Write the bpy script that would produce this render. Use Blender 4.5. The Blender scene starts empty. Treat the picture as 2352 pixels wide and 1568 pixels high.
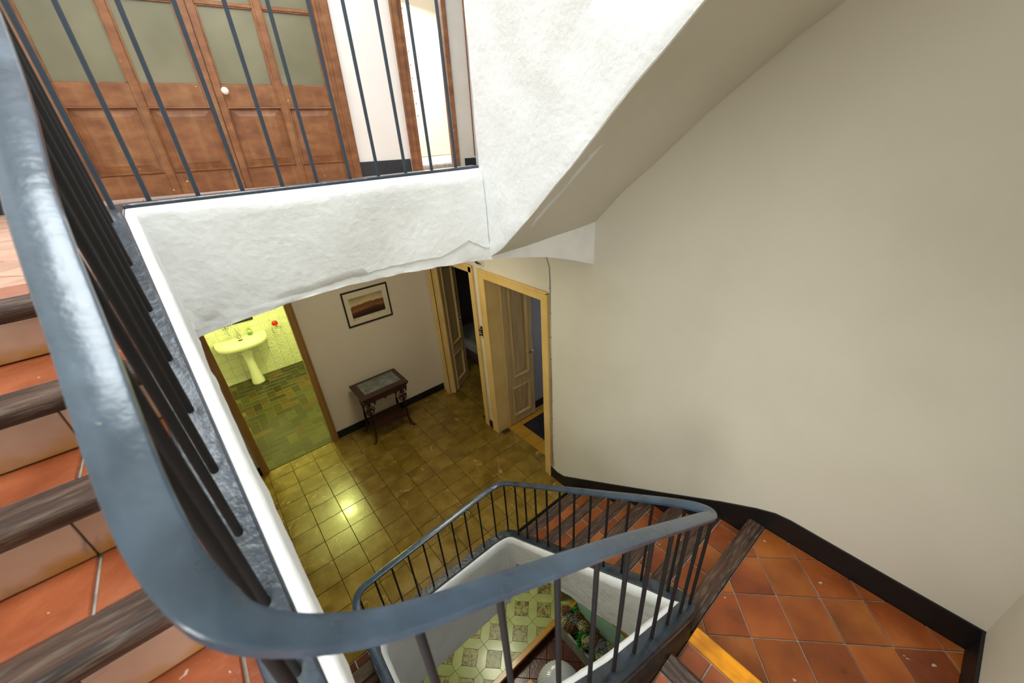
import bpy, bmesh, math, random
from mathutils import Vector, Matrix, noise
random.seed(7)
S = bpy.context.scene
COL = S.collection
PI = math.pi

# ------------------------------------------------------------------ camera, light, exposure
cam = bpy.data.cameras.new('camera'); cam_o = bpy.data.objects.new('camera', cam); COL.objects.link(cam_o)
cam.sensor_fit = 'HORIZONTAL'; cam.sensor_width = 36.0; cam.lens = 900.0 * 36.0 / 2352.0
cam.clip_start = 0.02; cam.clip_end = 60
right = Vector((0.7679171186026252, -0.6375078549063018, -0.06234608159144675))
down = Vector((-0.3438076694067447, -0.32809005353813325, -0.879859763386443))
fwd = Vector((0.540462381127627, 0.697094435282703, -0.4711260583790129))
M = Matrix((right, -down, -fwd)).transposed().to_4x4(); M.translation = Vector((-1.496, -3.703, 3.421))
cam_o.matrix_world = M
cam.dof.use_dof = True; cam.dof.focus_distance = 3.2; cam.dof.aperture_fstop = 3.2
S.camera = cam_o

W = bpy.data.worlds.new('world'); S.world = W; W.use_nodes = True
W.node_tree.nodes['Background'].inputs[0].default_value = (0.86, 0.93, 1.0, 1)
W.node_tree.nodes['Background'].inputs[1].default_value = 0.6

def area(name, loc, sx, sy, power, col, aim=None, spread=None):
    l = bpy.data.lights.new(name, 'AREA'); l.shape = 'RECTANGLE'; l.size = sx; l.size_y = sy; l.energy = power; l.color = col
    if spread: l.spread = spread
    o = bpy.data.objects.new(name, l); COL.objects.link(o); o.location = loc
    if aim is not None:
        o.rotation_euler = (Vector(aim) - Vector(loc)).to_track_quat('-Z', 'Y').to_euler()
    return o
def point(name, loc, r, power, col):
    l = bpy.data.lights.new(name, 'POINT'); l.shadow_soft_size = r; l.energy = power; l.color = col
    o = bpy.data.objects.new(name, l); COL.objects.link(o); o.location = loc
    return o

area('stairwell_skylight', (-1.15, -2.6, 6.45), 1.7, 1.5, 106, (0.90, 0.97, 1.0), (-1.15, -2.6, 0))
area('landing_fill', (-0.8, 0.0, 5.55), 2.2, 1.1, 30, (1.0, 0.98, 0.95), (-0.8, 0.0, 0))  # added overhead area light that brightens the upper hall
area('terrace_daylight', (1.6, 2.2, 5.4), 1.4, 1.4, 130, (1.0, 0.98, 0.95), (1.3, 1.6, 3.1))
area('stair_fill', (-2.0, -4.18, 2.75), 0.9, 0.9, 13, (0.98, 0.99, 0.95), (0.6, -2.2, 1.2), math.radians(85))  # added fill behind the camera, no window in that wall
point('bathroom_bulb', (-0.985, 2.0, 2.26), 0.07, 60, (0.90, 1.0, 0.28))
area('hall_fill', (-0.4, -0.6, 2.78), 0.5, 0.5, 15, (1.0, 0.91, 0.7), (-0.4, -0.6, 0))  # added soft ambient fill for the hall, no fitting hangs there
area('ground_floor_light', (0.2, -0.5, -0.95), 0.6, 0.6, 19, (1.0, 0.99, 0.74), (0.1, -0.8, -3.1))
area('room_area_light', (2.6, -1.0, 1.7), 0.8, 0.8, 5, (0.8, 0.88, 1.0), (1.5, -0.6, 0.5))  # cool area light inside the grey room, no window opening modelled

S.view_settings.view_transform = 'Standard'; S.view_settings.look = 'None'
S.view_settings.gamma = 1.0; S.view_settings.use_curve_mapping = False
S.view_settings.exposure = 0.3

# ------------------------------------------------------------------ materials
def srgb(h):
    h = h.lstrip('#'); c = [int(h[i:i+2], 16) / 255 for i in (0, 2, 4)]
    return tuple([(x / 12.92 if x <= .04045 else ((x + .055) / 1.055) ** 2.4) for x in c] + [1.0])

def pmat(name, cols, scale=6.0, detail=4.0, rough=.6, bump=0.0, bscale=40.0, bdetail=4.0, metal=0.0, rnd=0.0, spec=.5,
         coat=0.0, stretch=(1, 1, 1), spots=None, veins=None, objcols=None, trans=0.0, rough_var=0.0, contrast=.2, stripe=None, rings=None, grime=None, ao=None, objmix=.45):
    m = bpy.data.materials.new(name); m.use_nodes = True
    nt = m.node_tree; N = nt.nodes; L = nt.links; b = N['Principled BSDF']
    def n(t, **k):
        x = N.new(t)
        for a, v in k.items(): setattr(x, a, v)
        return x
    tc = n('ShaderNodeTexCoord'); oi = n('ShaderNodeObjectInfo')
    add = n('ShaderNodeVectorMath', operation='ADD'); mul = n('ShaderNodeVectorMath', operation='MULTIPLY')
    comb = n('ShaderNodeMath', operation='MULTIPLY'); comb.inputs[1].default_value = 37.0
    L.new(oi.outputs['Random'], comb.inputs[0])
    L.new(tc.outputs['Object'], add.inputs[0]); L.new(comb.outputs[0], add.inputs[1])
    L.new(add.outputs[0], mul.inputs[0]); mul.inputs[1].default_value = stretch
    vec = mul.outputs[0]
    nz = n('ShaderNodeTexNoise'); nz.inputs['Scale'].default_value = scale; nz.inputs['Detail'].default_value = detail
    L.new(vec, nz.inputs['Vector'])
    rp = n('ShaderNodeValToRGB'); e = rp.color_ramp.elements
    k = len(cols)
    for i, c in enumerate(cols):
        p = .5 + contrast * (2 * i / (k - 1) - 1) if k > 1 else .5
        if i < 2: e[i].position = p; e[i].color = srgb(c)
        else: x = e.new(p); x.color = srgb(c)
    if k == 1: e[0].color = e[1].color = srgb(cols[0])
    L.new(nz.outputs['Fac'], rp.inputs['Fac']); col = rp.outputs['Color']
    def mix(a, bcol, fac, mode='MIX'):
        x = n('ShaderNodeMix', data_type='RGBA', blend_type=mode)
        if isinstance(fac, float): x.inputs[0].default_value = fac
        else: L.new(fac, x.inputs[0])
        L.new(a, x.inputs[6])
        if isinstance(bcol, tuple): x.inputs[7].default_value = bcol
        else: L.new(bcol, x.inputs[7])
        return x.outputs[2]
    if objcols:
        r2 = n('ShaderNodeValToRGB'); r2.color_ramp.interpolation = 'CONSTANT' if objcols[0] == 'C' else 'LINEAR'
        cs = objcols[1:] if objcols[0] == 'C' else objcols
        for i, c in enumerate(cs):
            p = i / len(cs)
            if i < 2: r2.color_ramp.elements[i].position = p; r2.color_ramp.elements[i].color = srgb(c)
            else: r2.color_ramp.elements.new(p).color = srgb(c)
        L.new(oi.outputs['Random'], r2.inputs['Fac'])
        col = mix(col, r2.outputs['Color'], objmix)
    if rnd:
        hs = n('ShaderNodeHueSaturation'); mr = n('ShaderNodeMapRange')
        mr.inputs['To Min'].default_value = 1 - rnd; mr.inputs['To Max'].default_value = 1 + rnd
        L.new(oi.outputs['Random'], mr.inputs['Value']); L.new(mr.outputs[0], hs.inputs['Value']); L.new(col, hs.inputs['Color']); col = hs.outputs['Color']
    if veins:
        vn = n('ShaderNodeTexNoise'); vn.inputs['Scale'].default_value = veins[1]; vn.inputs['Detail'].default_value = 3; vn.inputs['Distortion'].default_value = .8
        L.new(vec, vn.inputs['Vector'])
        s = n('ShaderNodeMath', operation='SUBTRACT'); s.inputs[1].default_value = .5; L.new(vn.outputs['Fac'], s.inputs[0])
        a = n('ShaderNodeMath', operation='ABSOLUTE'); L.new(s.outputs[0], a.inputs[0])
        mr = n('ShaderNodeMapRange'); mr.inputs['From Min'].default_value = 0; mr.inputs['From Max'].default_value = veins[2]
        mr.inputs['To Min'].default_value = veins[3]; mr.inputs['To Max'].default_value = 0; L.new(a.outputs[0], mr.inputs['Value'])
        n2 = n('ShaderNodeTexNoise'); n2.inputs['Scale'].default_value = veins[1] * .8; L.new(add.outputs[0], n2.inputs['Vector'])
        g = n('ShaderNodeMapRange'); g.inputs['From Min'].default_value = .5; g.inputs['From Max'].default_value = .62; L.new(n2.outputs['Fac'], g.inputs['Value'])
        mm = n('ShaderNodeMath', operation='MULTIPLY'); L.new(mr.outputs[0], mm.inputs[0]); mm.inputs[1].default_value = 1.0
        if len(veins) < 5: L.new(g.outputs[0], mm.inputs[1])
        col = mix(col, srgb(veins[0]), mm.outputs[0])
    if stripe:
        wv = n('ShaderNodeTexNoise'); wv.inputs['Scale'].default_value = stripe[1]; wv.inputs['Detail'].default_value = 2
        m2 = n('ShaderNodeVectorMath', operation='MULTIPLY'); m2.inputs[1].default_value = stripe[2]; L.new(add.outputs[0], m2.inputs[0]); L.new(m2.outputs[0], wv.inputs['Vector'])
        mr = n('ShaderNodeMapRange'); mr.inputs['From Min'].default_value = .52; mr.inputs['From Max'].default_value = .66; mr.inputs['To Max'].default_value = stripe[3]
        L.new(wv.outputs['Fac'], mr.inputs['Value']); col = mix(col, srgb(stripe[0]), mr.outputs[0])
    if grime:
        sx = n('ShaderNodeSeparateXYZ'); L.new(tc.outputs['Object'], sx.inputs[0])
        nn = n('ShaderNodeTexNoise'); nn.inputs['Scale'].default_value = 14; L.new(add.outputs[0], nn.inputs['Vector'])
        ad = n('ShaderNodeMath', operation='MULTIPLY_ADD'); ad.inputs[1].default_value = -.09; L.new(nn.outputs['Fac'], ad.inputs[0]); L.new(sx.outputs['Z'], ad.inputs[2])
        mr = n('ShaderNodeMapRange'); mr.inputs['From Min'].default_value = grime[1]; mr.inputs['From Max'].default_value = grime[2]; mr.inputs['To Min'].default_value = .85; mr.inputs['To Max'].default_value = 0
        L.new(ad.outputs[0], mr.inputs['Value']); col = mix(col, srgb(grime[0]), mr.outputs[0])
    if spots:
        vo = n('ShaderNodeTexVoronoi'); vo.inputs['Scale'].default_value = spots[1]
        wn = n('ShaderNodeTexNoise'); wn.inputs['Scale'].default_value = spots[1] * 2.2; wn.inputs['Detail'].default_value = 3; L.new(add.outputs[0], wn.inputs['Vector'])
        wa = n('ShaderNodeVectorMath', operation='MULTIPLY_ADD'); k_ = .9 / spots[1]; wa.inputs[1].default_value = (k_, k_, k_)
        L.new(wn.outputs['Color'], wa.inputs[0]); L.new(add.outputs[0], wa.inputs[2]); L.new(wa.outputs[0], vo.inputs['Vector'])
        sep = n('ShaderNodeSeparateColor'); L.new(vo.outputs['Color'], sep.inputs[0])
        th = n('ShaderNodeMapRange'); th.inputs['From Min'].default_value = spots[3]; th.inputs['From Max'].default_value = 1.0; th.inputs['To Max'].default_value = spots[2]
        L.new(sep.outputs[0], th.inputs['Value'])
        lt = n('ShaderNodeMath', operation='LESS_THAN'); L.new(vo.outputs['Distance'], lt.inputs[0]); L.new(th.outputs[0], lt.inputs[1])
        mm = n('ShaderNodeMath', operation='MULTIPLY'); mm.inputs[1].default_value = .7; L.new(lt.outputs[0], mm.inputs[0])
        col = mix(col, srgb(spots[0]), mm.outputs[0])
    L.new(col, b.inputs['Base Color'])
    b.inputs['Metallic'].default_value = metal; b.inputs['Roughness'].default_value = rough
    b.inputs['Specular IOR Level'].default_value = spec; b.inputs['Coat Weight'].default_value = coat; b.inputs['Coat Roughness'].default_value = .12
    if rough_var:
        mr = n('ShaderNodeMapRange'); mr.inputs['From Min'].default_value = .3; mr.inputs['From Max'].default_value = .7
        mr.inputs['To Min'].default_value = max(0.02, rough - rough_var); mr.inputs['To Max'].default_value = rough + rough_var
        L.new(nz.outputs['Fac'], mr.inputs['Value']); L.new(mr.outputs[0], b.inputs['Roughness'])
    if trans: b.inputs['Transmission Weight'].default_value = trans
    if bump or rings:
        bn = n('ShaderNodeTexNoise'); bn.inputs['Scale'].default_value = bscale; bn.inputs['Detail'].default_value = bdetail; L.new(vec, bn.inputs['Vector'])
        bp = n('ShaderNodeBump'); bp.inputs['Strength'].default_value = max(bump, .001); bp.inputs['Distance'].default_value = .02
        L.new(bn.outputs['Fac'], bp.inputs['Height']); out = bp.outputs[0]
        if rings:
            ln = n('ShaderNodeVectorMath', operation='LENGTH'); L.new(tc.outputs['Object'], ln.inputs[0])
            sn = n('ShaderNodeMath', operation='MULTIPLY'); sn.inputs[1].default_value = rings[0]; L.new(ln.outputs['Value'], sn.inputs[0])
            si = n('ShaderNodeMath', operation='SINE'); L.new(sn.outputs[0], si.inputs[0])
            b2 = n('ShaderNodeBump'); b2.inputs['Strength'].default_value = rings[1]; b2.inputs['Distance'].default_value = .004
            L.new(si.outputs[0], b2.inputs['Height']); L.new(out, b2.inputs['Normal']); out = b2.outputs[0]
        L.new(out, b.inputs['Normal'])
    return m

MT = {}
MT['plaster'] = pmat('white_plaster', ['#dcdcd8', '#eeeeec', '#f2f2f0'], 3, 6, .9, .2, 22, 8, spec=.2)
MT['stain_plaster'] = pmat('old_white_plaster', ['#d8d8d4', '#ecedec', '#f1f2f1'], 2.2, 8, .9, .2, 30, 10, spec=.2, contrast=.25)
MT['wall'] = pmat('cream_wall_paint', ['#d4cebd', '#dbd5c5', '#dfd9ca'], 1.2, 4, .75, .08, 14, 6, spec=.25, spots=('#9a9484', 3.2, .022, .86))
MT['hall_wall'] = pmat('hall_wall_paint', ['#d2c6b2', '#d8cdba'], 1.2, 4, .75, .06, 14, 6, spec=.25)
MT['bright_wall'] = pmat('bright_wall_paint', ['#e8e6e0', '#efeeea'], 1.5, 4, .85, .08, 18, 6, spec=.2)
MT['grey_wall'] = pmat('grey_wall_paint', ['#8b8a8c', '#969598'], 2, 4, .8, spec=.2)
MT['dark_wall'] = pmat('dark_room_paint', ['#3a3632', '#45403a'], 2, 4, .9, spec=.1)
MT['mint'] = pmat('mint_wall_paint', ['#a6cfb4', '#b2dac0'], 2, 4, .7, spec=.3)
MT['black_paint'] = pmat('black_skirting_paint', ['#060607', '#0d0e10'], 5, 4, .5, .15, 30, spots=('#9a958a', 60, .12, .93))
MT['slate_paint'] = pmat('slate_skirting_paint', ['#23272b', '#343a40'], 5, 4, .55, .1, 30)
MT['curb_dark'] = pmat('dark_brown_curb_paint', ['#18120e', '#2a201a', '#3a2c22'], 7, 6, .45, .25, 30, spots=('#b0a898', 50, .1, .95))
MT['iron'] = pmat('blue_grey_iron_paint', ['#2c3a49', '#374858', '#435668'], 9, 5, .31, .1, 35, 3, spec=.6, coat=.25, rough_var=.06, spots=('#a79a8c', 55, .14, .9))
MT['iron_plate'] = pmat('dark_slate_plate_paint', ['#1f262e', '#2a333d', '#37424e'], 12, 6, .34, .2, 40, 4, spec=.6, coat=.2, spots=('#a79a8c', 40, .14, .88))
MT['iron_bar'] = pmat('dark_iron_bar', ['#0c0d0f', '#151315', '#1c1716'], 30, 4, .6, .3, 120, spec=.35)
MT['iron_slate'] = pmat('slate_iron_bar', ['#2c3641', '#3c4855'], 30, 4, .5, .3, 120, spec=.4, spots=('#b0a08c', 30, .14, .9))
MT['hall_tile'] = pmat('olive_marble_tile', ['#685019', '#7d6425', '#8c7230'], 6, 8, .26, .03, 60, rnd=.10, spec=.5, coat=.2, veins=('#c9b584', 3.4, .009, .65), rough_var=.05)
MT['grout_dark'] = pmat('dark_grout', ['#2c2412', '#3a301a'], 20, 3, .9)
MT['grout_light'] = pmat('pale_grout', ['#8d8577', '#aaa293', '#b5ad9f'], 25, 4, .9, .2, 80)
MT['grout_bath'] = pmat('olive_grout', ['#5c5a30', '#6a6636'], 20, 3, .8)
MT['bath_floor'] = pmat('slate_olive_tile', ['#1f1e10', '#2f2e16', '#3a2e14'], 12, 5, .36, .08, 45, rnd=.25, objmix=.85, objcols=['#3c3a1e', '#33260f', '#6a4c20', '#26281a', '#4e4824', '#2e2a14'])
MT['bath_tile'] = pmat('white_embossed_tile', ['#e2e2d2', '#eaead9'], 5, 2, .2, .03, 40, spec=.5, rings=(190, .6))
MT['grout_wall'] = pmat('wall_grout', ['#b9b89a', '#c4c3a4'], 20, 3, .8)
MT['ceramic'] = pmat('white_ceramic', ['#ecebe0', '#f0efe6'], 2, 2, .12, spec=.6, coat=.5)
MT['chrome'] = pmat('chrome', ['#c8c8c8'], 2, 2, .12, metal=1)
MT['red'] = pmat('red_plastic', ['#c01414', '#cc1a1a'], 4, 2, .25)
MT['green_soap'] = pmat('green_soap', ['#3fae12', '#4cc21a'], 4, 2, .2)
MT['yellow_plastic'] = pmat('yellow_plastic', ['#d8d030'], 4, 2, .3)
MT['clear'] = pmat('clear_plastic', ['#eef2e4'], 4, 2, .08, trans=.85)
MT['frame_tan'] = pmat('tan_door_paint', ['#d8b46a', '#dfbd76', '#e4c482'], 4, 4, .42, .04, 30)
MT['leaf_tan'] = pmat('grained_tan_paint', ['#b09462', '#bea16e', '#caae7c'], 9, 5, .5, .04, 40, stretch=(4, 4, .25))
MT['frame_brown'] = pmat('brown_door_paint', ['#8a6632', '#98733c'], 6, 5, .5, .06, 30, stretch=(3, 3, .4))
MT['door_brown'] = pmat('worn_brown_paint', ['#6e4426', '#80522f', '#90623c'], 7, 6, .5, .05, 25, stretch=(1, 1, 2), stripe=('#b08a5c', 9, (1, 1, .12), .2), spots=('#d9c09a', 26, .16, .9))
MT['frosted'] = pmat('frosted_glass', ['#6c6b54', '#77755c', '#827f66'], 2, 3, .35, .05, 8, spec=.5, trans=.1)
MT['porcelain'] = pmat('white_porcelain', ['#f3f1ea'], 3, 2, .15, coat=.4)
MT['terracotta'] = pmat('terracotta_tile', ['#43200f', '#8a441a', '#b26a2a'], 3.5, 8, .34, .15, 35, 6, rnd=.1, spec=.45, coat=.12, rough_var=.1, objcols=['#94481a', '#9c5a20', '#7a3616', '#9a4c20', '#a2601f', '#6a2c14'], spots=('#c2b8a8', 20, .2, .84))
MT['terracotta_pale'] = pmat('worn_terracotta_tile', ['#b98a72', '#cfa38c', '#dcb8a2'], 5, 7, .45, .15, 35, rnd=.1, spots=('#d8cabc', 30, .12, .88))
MT['terracotta_red'] = pmat('red_tread_tile', ['#86401f', '#9e5330', '#b0653f'], 6, 7, .36, .2, 35, rnd=.08, coat=.1, spots=('#cfc4b8', 26, .17, .66))
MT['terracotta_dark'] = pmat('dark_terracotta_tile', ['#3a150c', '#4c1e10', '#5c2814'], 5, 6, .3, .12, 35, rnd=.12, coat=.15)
MT['wood_nosing'] = pmat('weathered_dark_wood', ['#24150e', '#412a1e', '#583c2c'], 6, 8, .5, .35, 30, 8, stretch=(.6, 7, 7), stripe=('#8a7d6c', 16, (.7, 5, 5), .32))
MT['wood_nosing_y'] = pmat('weathered_dark_wood_across', ['#24150e', '#412a1e', '#583c2c'], 6, 8, .5, .35, 30, 8, stretch=(7, .6, 7), stripe=('#8a7d6c', 16, (5, .7, 5), .32))
MT['wood_orange'] = pmat('varnished_orange_wood', ['#d98206', '#f29c10', '#f8ac1e'], 6, 6, .3, .12, 30, stretch=(7, .5, 7), coat=.4, stripe=('#a8641a', 5, (1.4, 1.4, 1.4), .6))
MT['wood_yellow'] = pmat('varnished_yellow_wood', ['#9c6a18', '#b37c22', '#c08c30'], 6, 6, .3, .1, 30, stretch=(.5, 7, 7), coat=.3)
MT['riser'] = pmat('pink_marble_riser', ['#ab8673', '#bd9a86', '#c6a793'], 4, 6, .3, .04, 40, rnd=.05, veins=('#6f6a70', 4, .02, .7), grime=('#a8741c', -.095, -.055), coat=.2)
MT['green_tile'] = pmat('pale_green_tile', ['#949a5c', '#a0a666', '#acb074'], 5, 5, .3, .03, 40, rnd=.06, coat=.2)
MT['fig_tile'] = pmat('brown_veined_tile', ['#8d8a4c', '#98935a'], 8, 5, .35, .05, 40, rnd=.05, veins=('#4a2410', 12, .055, 1.0, 1))
MT['yellow_tile'] = pmat('ochre_border_tile', ['#a2741f', '#b08228'], 6, 4, .35, .03, 40, rnd=.06)
MT['black_tile'] = pmat('black_tile', ['#17171a', '#202024'], 6, 4, .3, .03, 40, rnd=.15)
MT['terrace_tile'] = pmat('grey_violet_tile', ['#8f8a93', '#a49ea6', '#b6b0b4'], 8, 5, .4, .1, 40, rnd=.15)
MT['mahogany'] = pmat('dark_mahogany', ['#210c08', '#2f120b', '#3b190f'], 6, 5, .35, .05, 30, stretch=(.5, 5, 5), coat=.2)
MT['marble_grey'] = pmat('grey_green_marble', ['#4f5650', '#666d66', '#7a8079'], 9, 8, .22, veins=('#2c302c', 4, .03, .8), coat=.3)
MT['black_frame'] = pmat('black_frame', ['#0c0a09'], 4, 2, .35)
MT['mount'] = pmat('cream_mount', ['#cdc3a8', '#d2c8ae'], 4, 2, .7)
MT['bakelite'] = pmat('dark_bakelite', ['#1c120e', '#2a1a14'], 5, 3, .28)
MT['cable'] = pmat('grey_cable', ['#8c897e'], 4, 2, .6)
MT['blanket'] = pmat('grey_quilt', ['#6f6a60', '#7c766a'], 8, 4, .95, .3, 40, stretch=(1, 6, 1))
MT['concrete'] = pmat('mortar', ['#5a5348', '#6b6356'], 12, 5, .9, .3, 50)
MT['planter'] = pmat('pale_marbled_planter', ['#8a9080', '#a2a896', '#b0b5a2'], 6, 6, .5, .15, 40, veins=('#5f665a', 6, .03, .5))
MT['soil'] = pmat('dark_soil', ['#17120c', '#241b12'], 20, 4, .95, .5, 60)
MT['petal_brown'] = pmat('dried_brown_petals', ['#2a180a', '#5a3a18', '#8a6632'], 60, 3, .8)
MT['petal_cream'] = pmat('dried_cream_petals', ['#5a542c', '#928a5c', '#c4bc94'], 60, 3, .8)
MT['petal_grey'] = pmat('dried_grey_petals', ['#262c2a', '#525c58', '#8c968e'], 60, 3, .8)
MT['leaf_green'] = pmat('green_fern', ['#0d4a10', '#1a7a1c', '#2a9a28'], 40, 3, .6)
MT['opal'] = pmat('ribbed_opal_glass', ['#c9c8c0', '#d6d5cd'], 3, 2, .25, spec=.5, coat=.3)
MT['cream_board'] = pmat('cream_panel_paint', ['#efdcb8', '#f3e4c6'], 3, 4, .7, .06, 20)
MT['off_plaster'] = pmat('greyish_plaster', ['#c9c2b6', '#d2ccc1'], 4, 5, .85, .2, 20)

# printed landscape (flat print in a frame)
def print_mat():
    m = bpy.data.materials.new('landscape_print'); m.use_nodes = True; nt = m.node_tree; N = nt.nodes; L = nt.links; b = N['Principled BSDF']
    tc = N.new('ShaderNodeTexCoord'); sx = N.new('ShaderNodeSeparateXYZ'); L.new(tc.outputs['Generated'], sx.inputs[0])
    nz = N.new('ShaderNodeTexNoise'); nz.inputs['Scale'].default_value = 8; nz.inputs['Detail'].default_value = 9; L.new(tc.outputs['Generated'], nz.inputs['Vector'])
    def math_(op, a, bb):
        x = N.new('ShaderNodeMath'); x.operation = op
        for i, v in enumerate((a, bb)):
            if isinstance(v, (int, float)): x.inputs[i].default_value = v
            else: L.new(v, x.inputs[i])
        return x.outputs[0]
    z = sx.outputs['Z']; x_ = sx.outputs['X']
    jit = math_('MULTIPLY', math_('SUBTRACT', nz.outputs['Fac'], .5), .3)
    hill = math_('MULTIPLY', math_('SUBTRACT', 1.0, math_('ABSOLUTE', math_('SUBTRACT', x_, .62), 0)), .16)
    v = math_('SUBTRACT', math_('ADD', z, jit), hill)
    r = N.new('ShaderNodeValToRGB'); e = r.color_ramp.elements
    for i, (p, c) in enumerate([(0, '#2a1408'), (.16, '#4a2812'), (.3, '#8a6038'), (.38, '#6b4526'), (.46, '#7a4a20'), (.5, '#8a5626'), (.54, '#c8b68c'), (.72, '#b4a278'), (.95, '#7a6a50')]):
        if i < 2: e[i].position = p; e[i].color = srgb(c)
        else: e.new(p).color = srgb(c)
    L.new(v, r.inputs[0]); L.new(r.outputs[0], b.inputs['Base Color']); b.inputs['Roughness'].default_value = .5
    return m
MT['print'] = print_mat()
MT['orange_ink'] = pmat('orange_ink', ['#d9741c'], 3, 2, .6)
MT['grey_ink'] = pmat('grey_ink', ['#8f876f'], 3, 2, .6)

# ------------------------------------------------------------------ mesh helpers
class MB:
    def __init__(s): s.v = []; s.f = []; s.mi = []
    def add(s, verts, faces, mi=0):
        o = len(s.v); s.v += [tuple(p) for p in verts]; s.f += [tuple(i + o for i in f) for f in faces]; s.mi += [mi] * len(faces); return s
    def box(s, x0, x1, y0, y1, z0, z1, mi=0):
        return s.add([(x0, y0, z0), (x1, y0, z0), (x1, y1, z0), (x0, y1, z0), (x0, y0, z1), (x1, y0, z1), (x1, y1, z1), (x0, y1, z1)],
                     [(0, 3, 2, 1), (4, 5, 6, 7), (0, 1, 5, 4), (1, 2, 6, 5), (2, 3, 7, 6), (3, 0, 4, 7)], mi)
    def prism(s, poly, f0, f1, mi=0):          # poly: list of 2-D points, f0/f1 map a 2-D point to the two end faces
        n = len(poly); s.add([f0(p) for p in poly] + [f1(p) for p in poly],
            [tuple(range(n))[::-1], tuple(range(n, 2 * n))] + [(i, (i + 1) % n, n + (i + 1) % n, n + i) for i in range(n)], mi); return s
    def tube(s, path, r, k=8, mi=0, cap=True):
        rings = []; P = [Vector(p) for p in path]; up = Vector((0, 0, 1))
        for i, p in enumerate(P):
            t = (P[min(i + 1, len(P) - 1)] - P[max(i - 1, 0)]).normalized()
            a = t.cross(up); a = a.normalized() if a.length > 1e-4 else Vector((1, 0, 0))
            b = t.cross(a).normalized(); rr = r[i] if isinstance(r, (list, tuple)) else r
            rings.append([p + (a * math.cos(2 * PI * j / k) + b * math.sin(2 * PI * j / k)) * rr for j in range(k)])
        V = [q for g in rings for q in g]; n = len(P)
        F = [(i * k + j, i * k + (j + 1) % k, (i + 1) * k + (j + 1) % k, (i + 1) * k + j) for i in range(n - 1) for j in range(k)]
        if cap: F += [tuple(range(k))[::-1], tuple(range((n - 1) * k, n * k))]
        return s.add(V, F, mi)
    def lathe(s, prof, c=(0, 0, 0), k=20, mi=0, sy=1.0):
        V = []; n = len(prof)
        for r, z in prof: V += [(c[0] + r * math.cos(2 * PI * j / k), c[1] + sy * r * math.sin(2 * PI * j / k), c[2] + z) for j in range(k)]
        F = [(i * k + j, i * k + (j + 1) % k, (i + 1) * k + (j + 1) % k, (i + 1) * k + j) for i in range(n - 1) for j in range(k)]
        F += [tuple(range(k))[::-1], tuple(range((n - 1) * k, n * k))]
        return s.add(V, F, mi)
    def sweep(s, path, prof, mis=None, side_of=None, closed=True):
        # path of points; prof: list of (side, up) or function(i)->list; side = horizontal right of travel, up = world z
        P = [Vector(p) for p in path]; n = len(P); V = []
        for i, p in enumerate(P):
            t = P[min(i + 1, n - 1)] - P[max(i - 1, 0)]; t.z = 0; t.normalize()
            sd = Vector((t.y, -t.x, 0)); pr = prof(i) if callable(prof) else prof
            V += [p + sd * a + Vector((0, 0, b)) for a, b in pr]
        k = len(pr); o = len(s.v); s.v += [tuple(q) for q in V]
        for i in range(n - 1):
            for j in range(k if closed else k - 1):
                a = o + i * k; b = a + k; j2 = (j + 1) % k
                s.f.append((a + j, a + j2, b + j2, b + j)); s.mi.append(mis[j] if mis else 0)
        if closed:
            s.f.append(tuple(range(o, o + k))[::-1]); s.mi.append(0); s.f.append(tuple(range(o + (n - 1) * k, o + n * k))); s.mi.append(0)
        return s
    def mesh(s, name, mats, smooth=False):
        me = bpy.data.meshes.new(name); me.from_pydata(s.v, [], s.f); me.update()
        for m in (mats if isinstance(mats, (list, tuple)) else [mats]): me.materials.append(MT[m] if isinstance(m, str) else m)
        if any(s.mi): me.polygons.foreach_set('material_index', s.mi)
        bm = bmesh.new(); bm.from_mesh(me); bmesh.ops.recalc_face_normals(bm, faces=bm.faces); bm.to_mesh(me); bm.free()
        if smooth: me.polygons.foreach_set('use_smooth', [True] * len(me.polygons))
        return me

def link(name, me, parent=None, loc=None, local=False, bevel=0, seg=2, auto=None):
    o = bpy.data.objects.new(name, me); COL.objects.link(o)
    if loc is not None: o.location = loc
    if parent is not None:
        o.parent = parent
        if not local: o.matrix_parent_inverse = Matrix.Translation(-Vector(parent.location))
    if bevel:
        b = o.modifiers.new('bevel', 'BEVEL'); b.width = bevel; b.segments = seg; b.limit_method = 'ANGLE'; b.angle_limit = math.radians(40)
    if auto is not None: set_auto(o, auto)
    return o
def set_auto(o, deg):
    me = o.data; me.polygons.foreach_set('use_smooth', [True] * len(me.polygons))
    bm = bmesh.new(); bm.from_mesh(me); a = math.radians(deg)
    for e in bm.edges: e.smooth = len(e.link_faces) == 2 and e.calc_face_angle(0) < a
    bm.to_mesh(me); bm.free()
def put(name, mb, mats, parent=None, local=False, bevel=0, smooth=False, auto=None, loc=None):
    return link(name, mb.mesh(name, mats, smooth), parent, loc, local, bevel, auto=auto)
def thing(name, label, cat, loc=(0, 0, 0), rot=None, group=None):
    o = bpy.data.objects.new(name, None); COL.objects.link(o); o.location = loc; o.empty_display_size = .1
    if rot is not None: o.rotation_euler = rot
    o['label'] = label; o['category'] = cat
    if group: o['group'] = group
    return o
def struct(o, label=None):
    o['kind'] = 'structure'
    if label: o['label'] = label
    return o
def sroot(name, loc=(0, 0, 0), rot=None, label=None):
    o = bpy.data.objects.new(name, None); COL.objects.link(o); o.location = loc; o.empty_display_size = .1
    if rot is not None: o.rotation_euler = rot
    o['kind'] = 'structure'
    if label: o['label'] = label
    return o

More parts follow.
